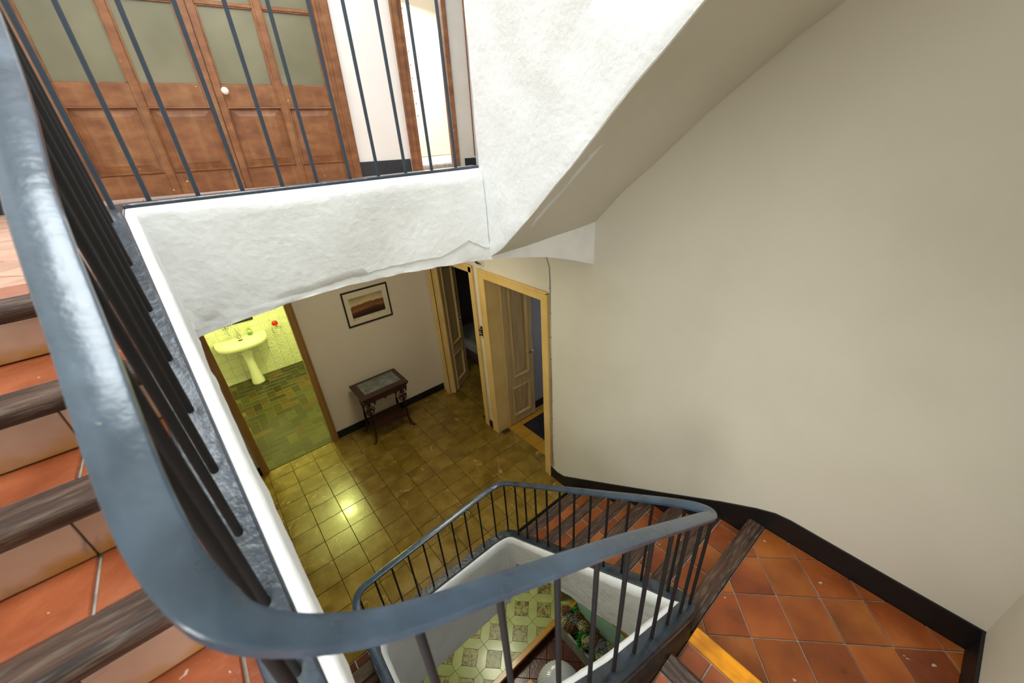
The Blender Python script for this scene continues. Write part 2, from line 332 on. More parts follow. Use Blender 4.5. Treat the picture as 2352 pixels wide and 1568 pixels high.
def tile_mesh(w, d, mat, h=.012, gap=.0035, ch=.0025, name='tile'):
    a, b = w / 2 - gap / 2, d / 2 - gap / 2
    m = MB(); V = []
    for (x, y, z) in ((a, b, -h), (a, b, -ch), (a - ch, b - ch, 0)):
        V += [(-x, -y, z), (x, -y, z), (x, y, z), (-x, y, z)]
    F = [(8, 9, 10, 11)]
    for l in (0, 4): F += [(l + i, l + (i + 1) % 4, l + 4 + (i + 1) % 4, l + 4 + i) for i in range(4)]
    m.add(V, F); return m.mesh(name, mat)
def poly_tile(poly, mat, h=.012, gap=.0035, ch=.0025, name='tile'):
    c = Vector((sum(p[0] for p in poly) / len(poly), sum(p[1] for p in poly) / len(poly)))
    n = len(poly)
    def inset(d):
        out = []
        for i in range(n):
            p0, p1, p2 = Vector(poly[i - 1]), Vector(poly[i]), Vector(poly[(i + 1) % n])
            e1 = (p1 - p0).normalized(); e2 = (p2 - p1).normalized(); n1 = Vector((-e1.y, e1.x)); n2 = Vector((-e2.y, e2.x))
            bis = n1 + n2; out.append(p1 + bis * (d / max(.25, (1 + n1.dot(n2)))))
        return out
    A = inset(gap / 2); B = inset(gap / 2 + ch)
    V = [(p.x, p.y, -h) for p in A] + [(p.x, p.y, -ch) for p in A] + [(p.x, p.y, 0) for p in B]
    F = [tuple(range(2 * n, 3 * n))]
    for l in (0, n): F += [(l + i, l + (i + 1) % n, l + n + (i + 1) % n, l + n + i) for i in range(n)]
    m = MB(); m.add(V, F); return m.mesh(name, mat)
def clip(poly, x0, x1, y0, y1):                # Sutherland-Hodgman, counter-clockwise polygon
    def cut(P, ins, isec):
        out = []
        for i in range(len(P)):
            a, b = P[i - 1], P[i]
            if ins(b):
                if not ins(a): out.append(isec(a, b))
                out.append(b)
            elif ins(a): out.append(isec(a, b))
        return out
    def ix(x): return lambda a, b: (x, a[1] + (b[1] - a[1]) * (x - a[0]) / (b[0] - a[0]))
    def iy(y): return lambda a, b: (a[0] + (b[0] - a[0]) * (y - a[1]) / (b[1] - a[1]), y)
    for ins, f in ((lambda p: p[0] >= x0, ix(x0)), (lambda p: p[0] <= x1, ix(x1)), (lambda p: p[1] >= y0, iy(y0)), (lambda p: p[1] <= y1, iy(y1))):
        if poly: poly = cut(poly, ins, f)
    P = []
    for p in poly:
        if not P or (abs(p[0] - P[-1][0]) + abs(p[1] - P[-1][1])) > 1e-4: P.append(p)
    if len(P) > 2 and abs(P[0][0] - P[-1][0]) + abs(P[0][1] - P[-1][1]) < 1e-4: P.pop()
    return P
def area2(P): return abs(sum(P[i - 1][0] * P[i][1] - P[i][0] * P[i - 1][1] for i in range(len(P)))) / 2
def diag_tiles(parent, x0, x1, y0, y1, z, size, ox, oy, mat, name='tile'):
    h = size / math.sqrt(2); full = tile_mesh(size, size, mat, gap=.006)
    nx = int((x1 - x0) / h) + 4; ny = int((y1 - y0) / h) + 4
    sx = math.floor((x0 - ox) / h) - 1; sy = math.floor((y0 - oy) / h) - 1
    for i in range(sx, sx + nx + 2):
        for j in range(sy, sy + ny + 2):
            if (i + j) % 2: continue
            cx, cy = ox + i * h, oy + j * h
            P = [(cx + h, cy), (cx, cy + h), (cx - h, cy), (cx, cy - h)]
            C = clip(P, x0, x1, y0, y1)
            if len(C) < 3 or area2(C) < .0012: continue
            if area2(C) > 2 * h * h * .999:
                o = link(name, full, parent, (cx, cy, z + random.uniform(-.001, .001))); o.rotation_euler.z = PI / 4
            else:
                g = (sum(p[0] for p in C) / len(C), sum(p[1] for p in C) / len(C))
                if sum(C[k - 1][0] * C[k][1] - C[k][0] * C[k - 1][1] for k in range(len(C))) < 0: C = C[::-1]
                link(name, poly_tile([(p[0] - g[0], p[1] - g[1]) for p in C], mat, gap=.006), parent, (g[0], g[1], z))

def fillet(path, radii, n=7):
    P = [Vector(p) for p in path]; out = [P[0]]
    for i in range(1, len(P) - 1):
        r = radii.get(i, 0)
        if not r: out.append(P[i]); continue
        a = (P[i - 1] - P[i]); b = (P[i + 1] - P[i]); la, lb = a.length, b.length
        d = min(r, la * .49, lb * .49); p0 = P[i] + a / la * d; p2 = P[i] + b / lb * d
        for k in range(n + 1):
            t = k / n; out.append(p0 * (1 - t) ** 2 + P[i] * 2 * t * (1 - t) + p2 * t * t)
    out.append(P[-1]); return out
def resample(path, step):
    P = [Vector(p) for p in path]; out = [P[0]]
    for a, b in zip(P, P[1:]):
        n = max(1, int((b - a).length / step))
        for k in range(1, n + 1): out.append(a.lerp(b, k / n))
    return out

# ------------------------------------------------------------------ levels
R = .155                       # riser height
H = 3.09                       # upper floor level
XW = .71                       # right wall of the stairwell
YB = -4.28                     # wall behind the landings
XL = -2.62                     # left wall
NC = lambda y: 3.22 + .575 * (2.085 + y)        # top of the plaster curb along the left flight
XC = lambda y: -1.670 + .038 * (-1.77 - y)       # its centre line

# ================================================================== room shell
def wallbox(name, x0, x1, y0, y1, z0, z1, mat): return struct(put(name, MB().box(x0, x1, y0, y1, z0, z1), mat))
wallbox('wall_right', XW, XW + .16, YB - .1, -1.43, -.5, 6.6, 'wall')
wallbox('wall_back', XL - .1, XW + .16, YB - .12, YB, -3.4, 6.6, 'wall')
wallbox('wall_left', XL - .12, XL, YB - .12, .95, -3.4, 6.6, 'bright_wall')
# wall with the two hall doors
m = MB(); x0, x1 = .725, .875
for (a, b, c, d) in ((.76, 1.05, 0, 2.135), (-1.43, -1.37, 0, 2.135), (-1.43, 1.05, 2.135, 2.85), (-.38, -.2, 0, 2.135)): m.box(x0, x1, a, b, c, d)
struct(put('wall_doors', m, 'wall'))
m = MB()
m.box(XL, -1.76, .95, 1.07, 0, 2.85).box(-.93, .9, .95, 1.07, 0, 2.85).box(-1.76, -.93, .95, 1.07, 2.1, 2.85)
struct(put('wall_hall', m, 'hall_wall'))
# hall ceiling / upper slab and the ground floor ceiling / hall slab
struct(put('ceiling', MB().box(XL, .875, -1.67, .95, 2.84, 2.9), 'hall_wall'))
struct(put('ceiling', MB().box(-1.44, 1.3, -1.67, 1.0, -.85, -.05), 'plaster'))
struct(put('ceiling', MB().box(XL - .1, -2.05, YB - .1, 1.2, 6.5, 6.6).box(-.25, XW + .16, YB - .1, 1.2, 6.5, 6.6).box(-2.05, -.25, -1.8, 1.2, 6.5, 6.6).box(-2.05, -.25, YB - .1, -3.4, 6.5, 6.6), 'bright_wall'))

# ---- hall floor
fl = sroot('floor', (0, 0, 0)); 
put('screed', MB().box(-2.6, .86, -1.68, .95, -.06, -.006), 'grout_dark', fl)
tm = tile_mesh(.25, .25, 'hall_tile', gap=.004, ch=.0018)
for i in range(-11, 3):
    for j in range(-7, 4):
        cx, cy = .25 * i + .125, .25 * j + .125
        P = clip([(cx - .125, cy - .125), (cx + .125, cy - .125), (cx + .125, cy + .125), (cx - .125, cy + .125)], -2.61, .86, -1.68, .94)
        if not P or area2(P) < .003: continue
        if area2(P) > .0624:
            o = link('tile', tm, fl, (cx, cy, random.uniform(-.0006, .0006))); o.rotation_euler = (random.uniform(-.0015, .0015), random.uniform(-.0015, .0015), 0)
        else:
            g = (sum(p[0] for p in P) / len(P), sum(p[1] for p in P) / len(P))
            link('tile', poly_tile([(p[0] - g[0], p[1] - g[1]) for p in P], 'hall_tile', gap=.003, ch=.0015), fl, (g[0], g[1], 0))
for j in range(-6, 4):
    link('tile', poly_tile([(-.06, -.125), (.06, -.125), (.06, .125), (-.06, .125)], 'hall_tile', gap=.003, ch=.0015), fl, (.81, .25 * j + .125 - .02, -.001)) if -1.34 < .25 * j < -.5 or -.1 < .25 * j < .6 else None

# ---- skirting
def skirt_box(name, x0, x1, y0, y1, z0, z1, mat='black_paint'): return struct(put(name, MB().box(x0, x1, y0, y1, z0, z1), mat, bevel=.003))
skirt_box('baseboard_hall', -.895, .722, .933, .95, 0, .105)
skirt_box('baseboard_hall', -2.4, -1.795, .933, .95, 0, .11)
skirt_box('baseboard_doors', .71, .726, -.333, -.24, 0, .1)
# stepped black skirting on the right wall
top = [(-1.412, .136), (-1.50, .117), (-1.60, .135), (-2.206, .51), (-2.71, .826), (-3.093, 1.07), (-3.30, 1.19), (-3.40, 1.235), (-3.482, 1.247), (-3.953, 1.245), (YB, 1.247)]
m = MB(); m.prism([(-1.412, -.05)] + [(YB, -.05)] + top[::-1], lambda p: (XW - .012, p[0], p[1]), lambda p: (XW + .002, p[0], p[1]))
struct(put('baseboard_right', m, 'black_paint'))
skirt_box('baseboard_back', -1.4, XW, YB, YB + .013, .9, 1.247)
skirt_box('baseboard_back', XL, -1.4, YB, YB + .013, 2.2, 2.6)

# ================================================================== stair flights
def nosing_profile():      # (back distance, height): rounded front
    return [(-.022, -.02), (-.02, -.008), (-.012, -.002), (0, 0), (.075, 0), (.075, -.045), (-.015, -.045), (-.021, -.034)]
def flight(root, mp, steps, w0, w1, woodmat, tilemat, splits, orange=None, tread_to=None, riser_w=.2, tile_n=None):
    # steps: list of (t, z); mp(t, w, z) -> world; t grows in the climbing direction
    flip = None
    for k, (t, z) in enumerate(steps):
        tn = steps[k + 1][0] if k + 1 < len(steps) else (tread_to if tread_to is not None else t + .26)
        m = MB(); pr = nosing_profile(); n = len(pr); nseg = 8; V = []
        for s in range(nseg + 1):
            w = w0 + (w1 - w0) * s / nseg; j = noise.noise((w * 5, t * 3, z)) * .003
            V += [mp(t + a + (j if a < 0 else 0), w, z + b + .002) for a, b in pr]
        F = [(s * n + i, s * n + (i + 1) % n, (s + 1) * n + (i + 1) % n, (s + 1) * n + i) for s in range(nseg) for i in range(n)]
        F += [tuple(range(n))[::-1], tuple(range(nseg * n, nseg * n + n))]
        m.add(V, F)
        c = Vector(mp(t, (w0 + w1) / 2, z)); m.v = [tuple(Vector(p) - c) for p in m.v]
        put('nosing', m, 'wood_orange' if orange == k else woodmat, root, loc=c, auto=50)
        # tread bed, riser bed
        b = MB(); p = [mp(t - .004, w0, z - R + .004), mp(tn + .03, w1, z - .008)]
        b.box(min(p[0][0], p[1][0]), max(p[0][0], p[1][0]), min(p[0][1], p[1][1]), max(p[0][1], p[1][1]), z - R + .004, z - .009)
        put('bed', b, 'grout_light', root)
        # tread tiles
        a0, a1 = t + .078, tn - .004
        sp = sorted(splits(k))
        edges = [w0] + [x for x in sp if w0 + .02 < x < w1 - .02] + [w1]
        if tilemat:
            for e0, e1 in zip(edges, edges[1:]):
                p0, p1 = Vector(mp(a0, e0, z)), Vector(mp(a1, e1, z)); c = (p0 + p1) / 2; d = p1 - p0
                tmx = tile_mesh(abs(d.x), abs(d.y), tilemat, gap=.008)
                link('tile', tmx, root, c)
        # riser tiles
        re = [w0] + [x for x in sorted(splits(k + 11)) if w0 + .02 < x < w1 - .02] + [w1]
        for e0, e1 in zip(re, re[1:]):
            p = [mp(t - .014, e0 + .002, z - R + .004), mp(t - .003, e1 - .002, z - .046)]
            c = Vector([(p[0][i] + p[1][i]) / 2 for i in range(3)]); q = [abs(p[0][i] - p[1][i]) / 2 for i in range(3)]
            put('riser_tile', MB().box(-q[0], q[0], -q[1], q[1], -q[2], q[2]), 'riser', root, loc=c, bevel=.002)

A_y = [-1.83, -2.085, -2.335, -2.55, -2.80, -3.05, -3.30]
fa = thing('stair_flight', 'flight of seven brown-nosed terracotta steps rising along the right wall', 'stairs', (.3, -1.83, 0))
def spA(k):
    o = [.12, -.05, .07, .0, .1, .05, .13][k % 7]
    return [o - .2 + .2 * i for i in range(6)]
flight(fa, lambda t, w, z: (w, -t, z), [(-y, R * (i + 1)) for i, y in enumerate(A_y)], -.20, XW - .008, 'wood_nosing', 'terracotta', spA, tread_to=3.345)
# terracotta landing at the top of it
for ch in [o for o in fa.children if o.name.startswith('tile')]:
    if abs(ch.location.y + 3.36) < .03 and ch.location.z > 1.05: bpy.data.objects.remove(ch)
ld = thing('stair_landing', 'corner landing of large diagonal terracotta tiles below the cream wall', 'landing', (.2, -3.8, R * 7))
put('bed', MB().box(-.26, XW, YB, -3.378, .95, R * 7 - .009), 'grout_light', ld)
diag_tiles(ld, -.262, XW - .01, YB + .01, -3.378, R * 7, .2185, .308 - .1545, -3.585, 'terracotta')

B_x = [-.262, -.528, -.79, -1.055, -1.32, -1.585]
fb = thing('stair_flight', 'flight starting with the bright orange nosing beside the corner landing', 'stairs', (-.26, -3.8, R * 7))
flight(fb, lambda t, w, z: (-t, w, z), [(-x, R * (8 + i)) for i, x in enumerate(B_x)], YB + .005, -3.405, 'wood_nosing_y', 'terracotta_red', lambda k: [-3.52 + .03 * (k % 3) - .22 * i for i in range(5)], orange=0, tread_to=2.58)
C_y = {14: -3.67, 15: -3.41, 16: -3.15, 17: -2.893, 18: -2.635, 19: -2.40, 20: -2.085}
fc = thing('stair_flight', 'near flight with pink marble risers and worn wood nosings climbing to the upper floor', 'stairs', (-2.1, -3.4, R * 14))
def spC(k): return [[-1.90, -1.86, -1.93, -1.90, -1.88, -1.85][k % 6] - .215 * i for i in range(-1, 4)]
zC = lambda k: H + .010 - R * (20 - k)
flight(fc, lambda t, w, z: (w, t, z), [(C_y[k], zC(k)) for k in range(14, 21)], XL + .005, -1.668, 'wood_nosing', 'terracotta_red', spC, tread_to=-1.82)
fd = thing('stair_flight', 'dark flight going down from the hall edge, mostly hidden under the near handrail', 'stairs', (-2.0, -1.9, 0))
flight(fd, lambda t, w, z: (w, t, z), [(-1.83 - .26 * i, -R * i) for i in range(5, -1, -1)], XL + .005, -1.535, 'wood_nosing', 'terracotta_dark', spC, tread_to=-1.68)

# plaster soffits under the flights
def soffit(name, a0, a1, z0, z1, w0, w1, mp):
    m = MB(); V = [mp(a, w, z + d) for d in (0, .06) for a, z in ((a0, z0), (a1, z1)) for w in (w0, w1)]
    (put('soffit', m.add(V, [(0, 1, 3, 2), (4, 6, 7, 5), (0, 4, 5, 1), (2, 3, 7, 6), (0, 2, 6, 4), (1, 5, 7, 3)]), 'wall', name))
soffit(fa, -1.80, -3.42, -.15, .88, -.19, XW - .008, lambda a, w, z: (w, a, z))
soffit(fb, -.30, -1.70, 1.02, 1.84, YB + .005, -3.38, lambda a, w, z: (a, w, z))
soffit(fc, -3.36, -1.80, 2.04, 2.90, XL + .005, -1.62, lambda a, w, z: (w, a, z))
# ---- upper floor
fu = sroot('floor', (0, 0, H))
put('screed', MB().box(XL, 2.4, -1.67, 3.4, H - .19, H - .009), 'grout_light', fu)
diag_tiles(fu, XL + .01, -1.70, -1.815, 1.55, H, .21, -1.95, -1.5, 'terracotta_pale')
diag_tiles(fu, -1.70, 1.1, -1.60, 1.4, H, .21, -1.95, -1.5, 'terracotta_pale')

# ================================================================== plaster curb (one continuous mass of masonry round the well)
def curb_path():
    p = []
    for y in (-2.7, -2.35, -2.1): p.append((-1.50, y, .15 + .585 * (y + 1.80)))
    p += [(-1.50, -1.70, .15)]; c1 = len(p) - 1
    p += [(-.17, -1.70, .15)]; c2 = len(p) - 1
    p += [(-.17, -2.1, .42), (-.17, -3.1, 1.11), (-.17, -3.33, 1.25)]; c3 = len(p) - 1
    p += [(-.40, -3.33, 1.37), (-.83, -3.33, 1.62), (-1.25, -3.33, 1.97), (XC(-3.33) + .0, -3.33, 2.44)]; c4 = len(p) - 1
    p += [(XC(-3.2), -3.2, NC(-3.2)), (XC(-2.0), -2.0, 3.269), (XC(-1.7), -1.70, 3.27)]; c5 = len(p) - 1
    p += [(-.12, -1.70, 3.255)]
    return fillet(p, {c1: .17, c2: .18, c3: .09, c4: .10, c5: .07}), c1
PATH, _ = curb_path()
BEAM = [(-1.70, 2.75), (-1.633, 2.761), (-1.539, 2.772), (-1.422, 2.786), (-1.307, 2.795), (-1.185, 2.804), (-1.035, 2.81), (-.873, 2.803), (-.696, 2.795), (-.501, 2.778), (-.298, 2.761), (-.075, 2.727), (.1, 2.72)]
def lerp_tab(tab, x):
    for (a, b), (c, d) in zip(tab, tab[1:]):
        if a <= x <= c: return b + (d - b) * (x - a) / (c - a)
    return tab[0][1] if x < tab[0][0] else tab[-1][1]
CRACK = [(-1.65, 2.82), (-1.321, 2.835), (-1.175, 2.837), (-.972, 2.846), (-.746, 2.846), (-.596, 2.845), (-.464, 2.831), (-.375, 2.848), (-.266, 2.883), (-.133, 2.808), (0, 2.80)]
def low_of(p):                # underside of the masonry below path point p
    x, y, z = p
    if y > -1.78 and z < .6: return -.80
    if y > -1.78 and z > 3: return lerp_tab(BEAM, x)
    if x > -.3: return max(z - .30 - .22 * min(1, max(0, (-y - 2.1) / 1.1)), -.8) if y < -1.85 else z - .62
    if y < -3.2: return z - .42
    if x < -1.4 and z < 1: return z - .45
    return z - .40
pp = resample(PATH, .028)
pl = [low_of(p) for p in pp]
pl = [sum(pl[max(0, i - 2):i + 3]) / len(pl[max(0, i - 2):i + 3]) if not (pp[i].y > -1.75 and pp[i].z > 3) else pl[i] for i in range(len(pl))]
NF = 16
def curb_prof(i):
    p = pp[i]; lo = pl[i] - p.z
    base = -.19 if p.z > .4 or p.y < -1.8 else -.16
    sb = .036 * min(1, max(0, (-.20 - p.x) / .12)) if (p.y < -3.2 and p.x > -1.5) else 0
    pr = [(-.036 - sb, base - sb * 3), (-.036 - sb, -.035 - sb * .7), (-.034, -.012 - .022 * (sb > 0)), (.036, -.002), (.048, -.004), (.056, -.010), (.061, -.022)]
    for k in range(NF + 1):
        f = k / NF; up = -.036 + (lo + .036) * f; z = p.z + up
        d = (.062 if (p.x < -1.5 and p.z > 2.3) else .070) + .004 * noise.noise((p.x * 3, p.y * 3, z * 3)) + .0025 * noise.noise((p.x * 11, p.y * 11, z * 11)) + .0012 * noise.noise((p.x * 30, p.y * 30, z * 30))
        if p.y > -1.76 and p.z > 3 and p.x > -1.60:
            ck = lerp_tab(CRACK, p.x) + .007 * noise.noise((p.x * 14, 3, 1)) + .005 * noise.noise((p.x * 45, 8, 1)) - p.z
            if k <= 11: up = -.036 + (ck + .036) * k / 11
            elif k == 12: up = ck - .0025
            else: up = ck - .0025 + (lo - ck + .0025) * (k - 12) / (NF - 12)
            z = p.z + up; f = k / NF
            d += .0 if k <= 11 else -.006 * min(1, max(0, (p.x + 1.55) * 1.2))
            d += .006 * max(0, noise.noise((p.x * 6, 1, z * 7))) * (1 if p.x > -.35 else .2)
        if k == NF: d += .006 * noise.noise((p.x * 16, p.y * 16, 2)); up += .006 * noise.noise((p.x * 14, p.y * 14, 5))
        pr.append((d, up))
    pr += [(-.0, lo + .004)]
    return pr
k = 7 + NF + 1 + 1
mis = [1, 1, 1] + [0] * (k - 4) + [1]
m = MB().sweep(pp, curb_prof, mis=mis)
struct(put('trim_1', m, ['stain_plaster', 'curb_dark'], auto=60), 'white plaster curb and beam winding round the open stairwell')

# lintel under the upper flight, soffit of that flight and its solid parapet
m = MB(); NX = 14; LT = [(-.15, 2.74), (-.02, 2.722), (.153, 2.693), (.32, 2.66), (.499, 2.606), (.713, 2.527)]
V = []; F = []
for i in range(NX + 1):
    x = -.12 + (XW + .12) * i / NX; y = -1.77 - .13 * max(0, x) / XW; lo = lerp_tab(LT, x); hi = 2.775 + .05 * max(0, x) / XW
    V += [(x, y, lo), (x, y + .003, (lo + hi) / 2), (x, y, hi + .06), (x, y + .14, hi + .06), (x, y + .14, lo + .01)]
F = [(i * 5 + j, i * 5 + (j + 1) % 5, (i + 1) * 5 + (j + 1) % 5, (i + 1) * 5 + j) for i in range(NX) for j in range(5)] + [(4, 3, 2, 1, 0), tuple(NX * 5 + j for j in range(5))]
struct(put('trim_2', m.add(V, F), 'plaster', auto=40))
SL = [(-1.76, 2.745), (-1.89, 2.82), (-2.105, 2.997), (-2.465, 3.30), (-2.69, 3.515), (-2.845, 3.635), (-2.945, 3.72), (-4.28, 4.80)]
SR = [(-1.76, 2.745), (-1.89, 2.823), (-2.108, 3.042), (-2.307, 3.197), (-2.575, 3.431), (-2.72, 3.545), (-2.914, 3.69), (-3.057, 3.777), (-4.28, 4.78)]
m = MB(); ny, nx = 60, 12; V = []
T = lambda tab, y: lerp_tab([(a, b) for a, b in tab[::-1]], y)
for s in (0, 1):
    for i in range(ny + 1):
        y = -1.79 + (-4.28 + 1.79) * i / ny
        for j in range(nx + 1):
            f = j / nx; x = -.11 + (XW + .11) * f
            V.append((x, y, T(SL, y) * (1 - f) + T(SR, y) * f + .004 * noise.noise((x * 4, y * 4, 1)) + .22 * s))
q = (ny + 1) * (nx + 1); F = []
for i in range(ny):
    for j in range(nx):
        a = i * (nx + 1) + j; F += [(a, a + 1, a + nx + 2, a + nx + 1), (q + a, q + a + nx + 1, q + a + nx + 2, q + a + 1)]
for i in range(ny):
    for a in (i * (nx + 1), i * (nx + 1) + nx): F.append((a, a + nx + 1, q + a + nx + 1, q + a))
for j in range(nx):
    for a in (j, ny * (nx + 1) + j): F.append((a, q + a, q + a + 1, a + 1))
struct(put('ceiling_stair', m.add(V, F), 'wall', auto=40))
# parapet of the upper flight (a solid white wall, x = -0.11)
m = MB(); ny, nz = 90, 70; V = []; F = []
for i in range(ny + 1):
    y = -1.738 - (4.28 - 1.738) * i / ny
    lo = T(SL, max(y, -4.28)) + .003 if y < -1.76 else 2.735
    for j in range(nz + 1):
        z = lo + (6.5 - lo) * (j / nz) ** 1.25
        edge = .004 * math.exp(-((z - lo) / .02) ** 2)
        x = -.116 - .006 * noise.noise((y * 2.2, z * 2.2, 4)) - .004 * noise.noise((y * 8, z * 8, 4)) - .0015 * noise.noise((y * 25, z * 25, 4)) + edge
        rough_zone = math.exp(-((y + 1.86) / .12) ** 2) * (1 if z < 3.35 else 0)
        x -= .009 * rough_zone * noise.noise((y * 17, z * 17, 2))
        V.append((x, y, z))
q = len(V)
V += [(-.01, p[1], p[2]) for p in V]
for i in range(ny):
    for j in range(nz):
        a = i * (nz + 1) + j; F += [(a, a + 1, a + nz + 2, a + nz + 1), (q + a, q + a + nz + 1, q + a + nz + 2, q + a + 1)]
for i in range(ny):
    for a in (i * (nz + 1), i * (nz + 1) + nz): F.append((a, a + nz + 1, q + a + nz + 1, q + a))
for j in range(nz):
    for a in (j, ny * (nz + 1) + j): F.append((a, q + a, q + a + 1, a + 1))
struct(put('wall_parapet', m.add(V, F), 'stain_plaster', auto=50))

# ================================================================== iron railing
rail = thing('stair_railing', 'blue-grey iron railing with flat handrail winding round the stairwell', 'railing', (-.9, -1.7, .15))
plate = resample(PATH, .05)
put('base_plate', MB().sweep(plate, [(-.04, -.001), (-.04, .008), (-.036, .012), (.030, .012), (.034, .008), (.034, -.001)]), 'iron_plate', rail, auto=40)
put('base_lip', MB().sweep(plate, [(-.046, -.03), (-.046, -.012), (-.042, -.006), (-.036, -.006), (-.036, -.034), (-.042, -.034)]), 'iron_plate', rail, auto=40)
rp = [(-1.50, -2.7, .12), (-1.50, -2.2, .42), (-1.50, -1.86, .615), (-1.492, -1.77, .662), (-1.45, -1.712, .692), (-1.36, -1.70, .708), (-.93, -1.70, .742), (-.45, -1.70, .782), (-.31, -1.70, .795), (-.215, -1.715, .806), (-.175, -1.775, .842),
      (-.17, -1.897, .931), (-.17, -2.4, 1.297), (-.17, -2.92, 1.672), (-.17, -3.2, 1.872), (-.172, -3.295, 1.92), (-.205, -3.33, 1.945), (-.33, -3.33, 2.035), (-.58, -3.33, 2.21), (-.845, -3.33, 2.398), (-1.126, -3.33, 2.584), (-1.28, -3.33, 2.685),
      (-1.432, -3.332, 2.785), (-1.52, -3.335, 2.868), (-1.585, -3.335, 2.958), (-1.61, -3.322, 3.02), (-1.621, -3.29, 3.078), (-1.626, -3.245, 3.122), (-1.628, -3.17, 3.183), (-1.631, -3.08, 3.242), (-1.636, -2.98, 3.316), (-1.639, -2.86, 3.402), (-1.634, -2.65, 3.53), (-1.65, -2.2, 3.83), (-1.655, -1.8, 4.12), (-1.64, -1.71, 4.17), (-1.56, -1.70, 4.18), (-.13, -1.70, 4.16)]
def smooth(P, it=2):
    P = [Vector(p) for p in P]
    for _ in range(it):
        Q = [P[0]]
        for a, b in zip(P, P[1:]): Q += [a.lerp(b, .25), a.lerp(b, .75)]
        P = Q + [P[-1]]
    return P
RP = smooth(rp, 2)
def oriented(path, prof):     # profile perpendicular to the tangent
    m = MB(); P = path; n = len(P); k = len(prof); V = []
    for i, p in enumerate(P):
        t = (P[min(i + 1, n - 1)] - P[max(i - 1, 0)]).normalized(); sd = t.cross(Vector((0, 0, 1))).normalized(); up = sd.cross(t)
        w = 1 + .012 * noise.noise((p.x * 9, p.y * 9, p.z * 9))
        V += [p + sd * a * w + up * b for a, b in prof]
    F = [(i * k + j, i * k + (j + 1) % k, (i + 1) * k + (j + 1) % k, (i + 1) * k + j) for i in range(n - 1) for j in range(k)]
    F += [tuple(range(k))[::-1], tuple(range((n - 1) * k, n * k))]
    return m.add(V, F)
hw = .0250
prof = [(-hw, -.008), (-hw + .002, -.010), (hw - .002, -.010), (hw, -.008), (hw, .003), (hw - .002, .0055), (hw - .006, .007), (hw * .4, .0085), (-hw * .4, .0085), (-hw + .006, .007), (-hw + .002, .0055), (-hw, .003)]
put('handrail', oriented(RP, prof), 'iron', rail, auto=28)
cyl = {}
for key in ('iron_bar', 'iron_slate'):
    m = MB(); m.lathe([(1, 0), (1, 1)], k=10); cyl[key] = m.mesh('baluster', key); cyl[key].polygons.foreach_set('use_smooth', [len(p.vertices) == 4 for p in cyl[key].polygons])
collar = MB().lathe([(.014, 0), (.014, .003), (.010, .006)], k=10).mesh('collar', 'iron')
def rail_z(x, y):
    best = None
    return best
def baluster(x, y, z0, z1, r=.0075, key='iron_bar'):
    o = link('baluster', cyl[key], rail, (x, y, z0)); o.scale = (r, r, z1 - z0)
    return o
for x in (-1.454, -1.325, -1.195, -1.063, -.936, -.806, -.679, -.555, -.421, -.28):
    baluster(x, -1.70, .155, .742 + .083 * (x + .93) - .008, .0072)
baluster(-.175, -1.745, .185, .815, .0072)
for i, y in enumerate((-1.893, -2.018, -2.143, -2.268, -2.398, -2.53, -2.662, -2.787, -2.92, -3.05, -3.205)):
    baluster(-.17, y, .215 + (-1.80 - y) * .687 + .005, .931 + (-1.897 - y) * .72 - .009)
def zB(x):
    return lerp_tab([(-1.60, 2.44), (-1.25, 1.97), (-.83, 1.62), (-.25, 1.27), (-.17, 1.245)], x)
def zBr(x):
    return lerp_tab([(-1.585, 2.958), (-1.52, 2.868), (-1.432, 2.785), (-1.28, 2.685), (-1.126, 2.584), (-.845, 2.398), (-.58, 2.21), (-.33, 2.035), (-.205, 1.945)], x)
for x in (-.195, -.30, -.43, -.567, -.703, -.84, -.983, -1.126, -1.28, -1.432):
    baluster(x, -3.33, zB(x) + .004, zBr(x) - .008, .0078)
def zCr(y): return lerp_tab([(-3.29, 3.078), (-3.17, 3.183), (-3.08, 3.242), (-2.98, 3.316), (-2.86, 3.402), (-2.65, 3.53), (-2.2, 3.83), (-1.8, 4.12)], y)
baluster(-1.592, -3.325, 2.40, 2.955, .0085)
for y, x in ((-3.17, -1.614), (-3.057, -1.621), (-2.929, -1.624), (-2.799, -1.627), (-2.655, -1.632), (-2.515, -1.637), (-2.363, -1.642), (-2.203, -1.65), (-2.033, -1.66)):
    baluster(x, y, NC(y) - .01, zCr(y) - .008, .0082)
baluster(-1.655, -1.86, 3.27, 4.05, .008, 'iron_slate')
for x in (-1.563, -1.415, -1.266, -1.117, -.975, -.827, -.689, -.545, -.396, -.246):
    baluster(x, -1.70, 3.268, 4.165, .0078, 'iron_slate')
for y in (-1.95, -2.08, -2.21, -2.34, -2.47, -2.6):
    baluster(-1.50, y, .15 + .585 * (y + 1.8) + .004, .615 + .575 * (y + 1.86) - .006)

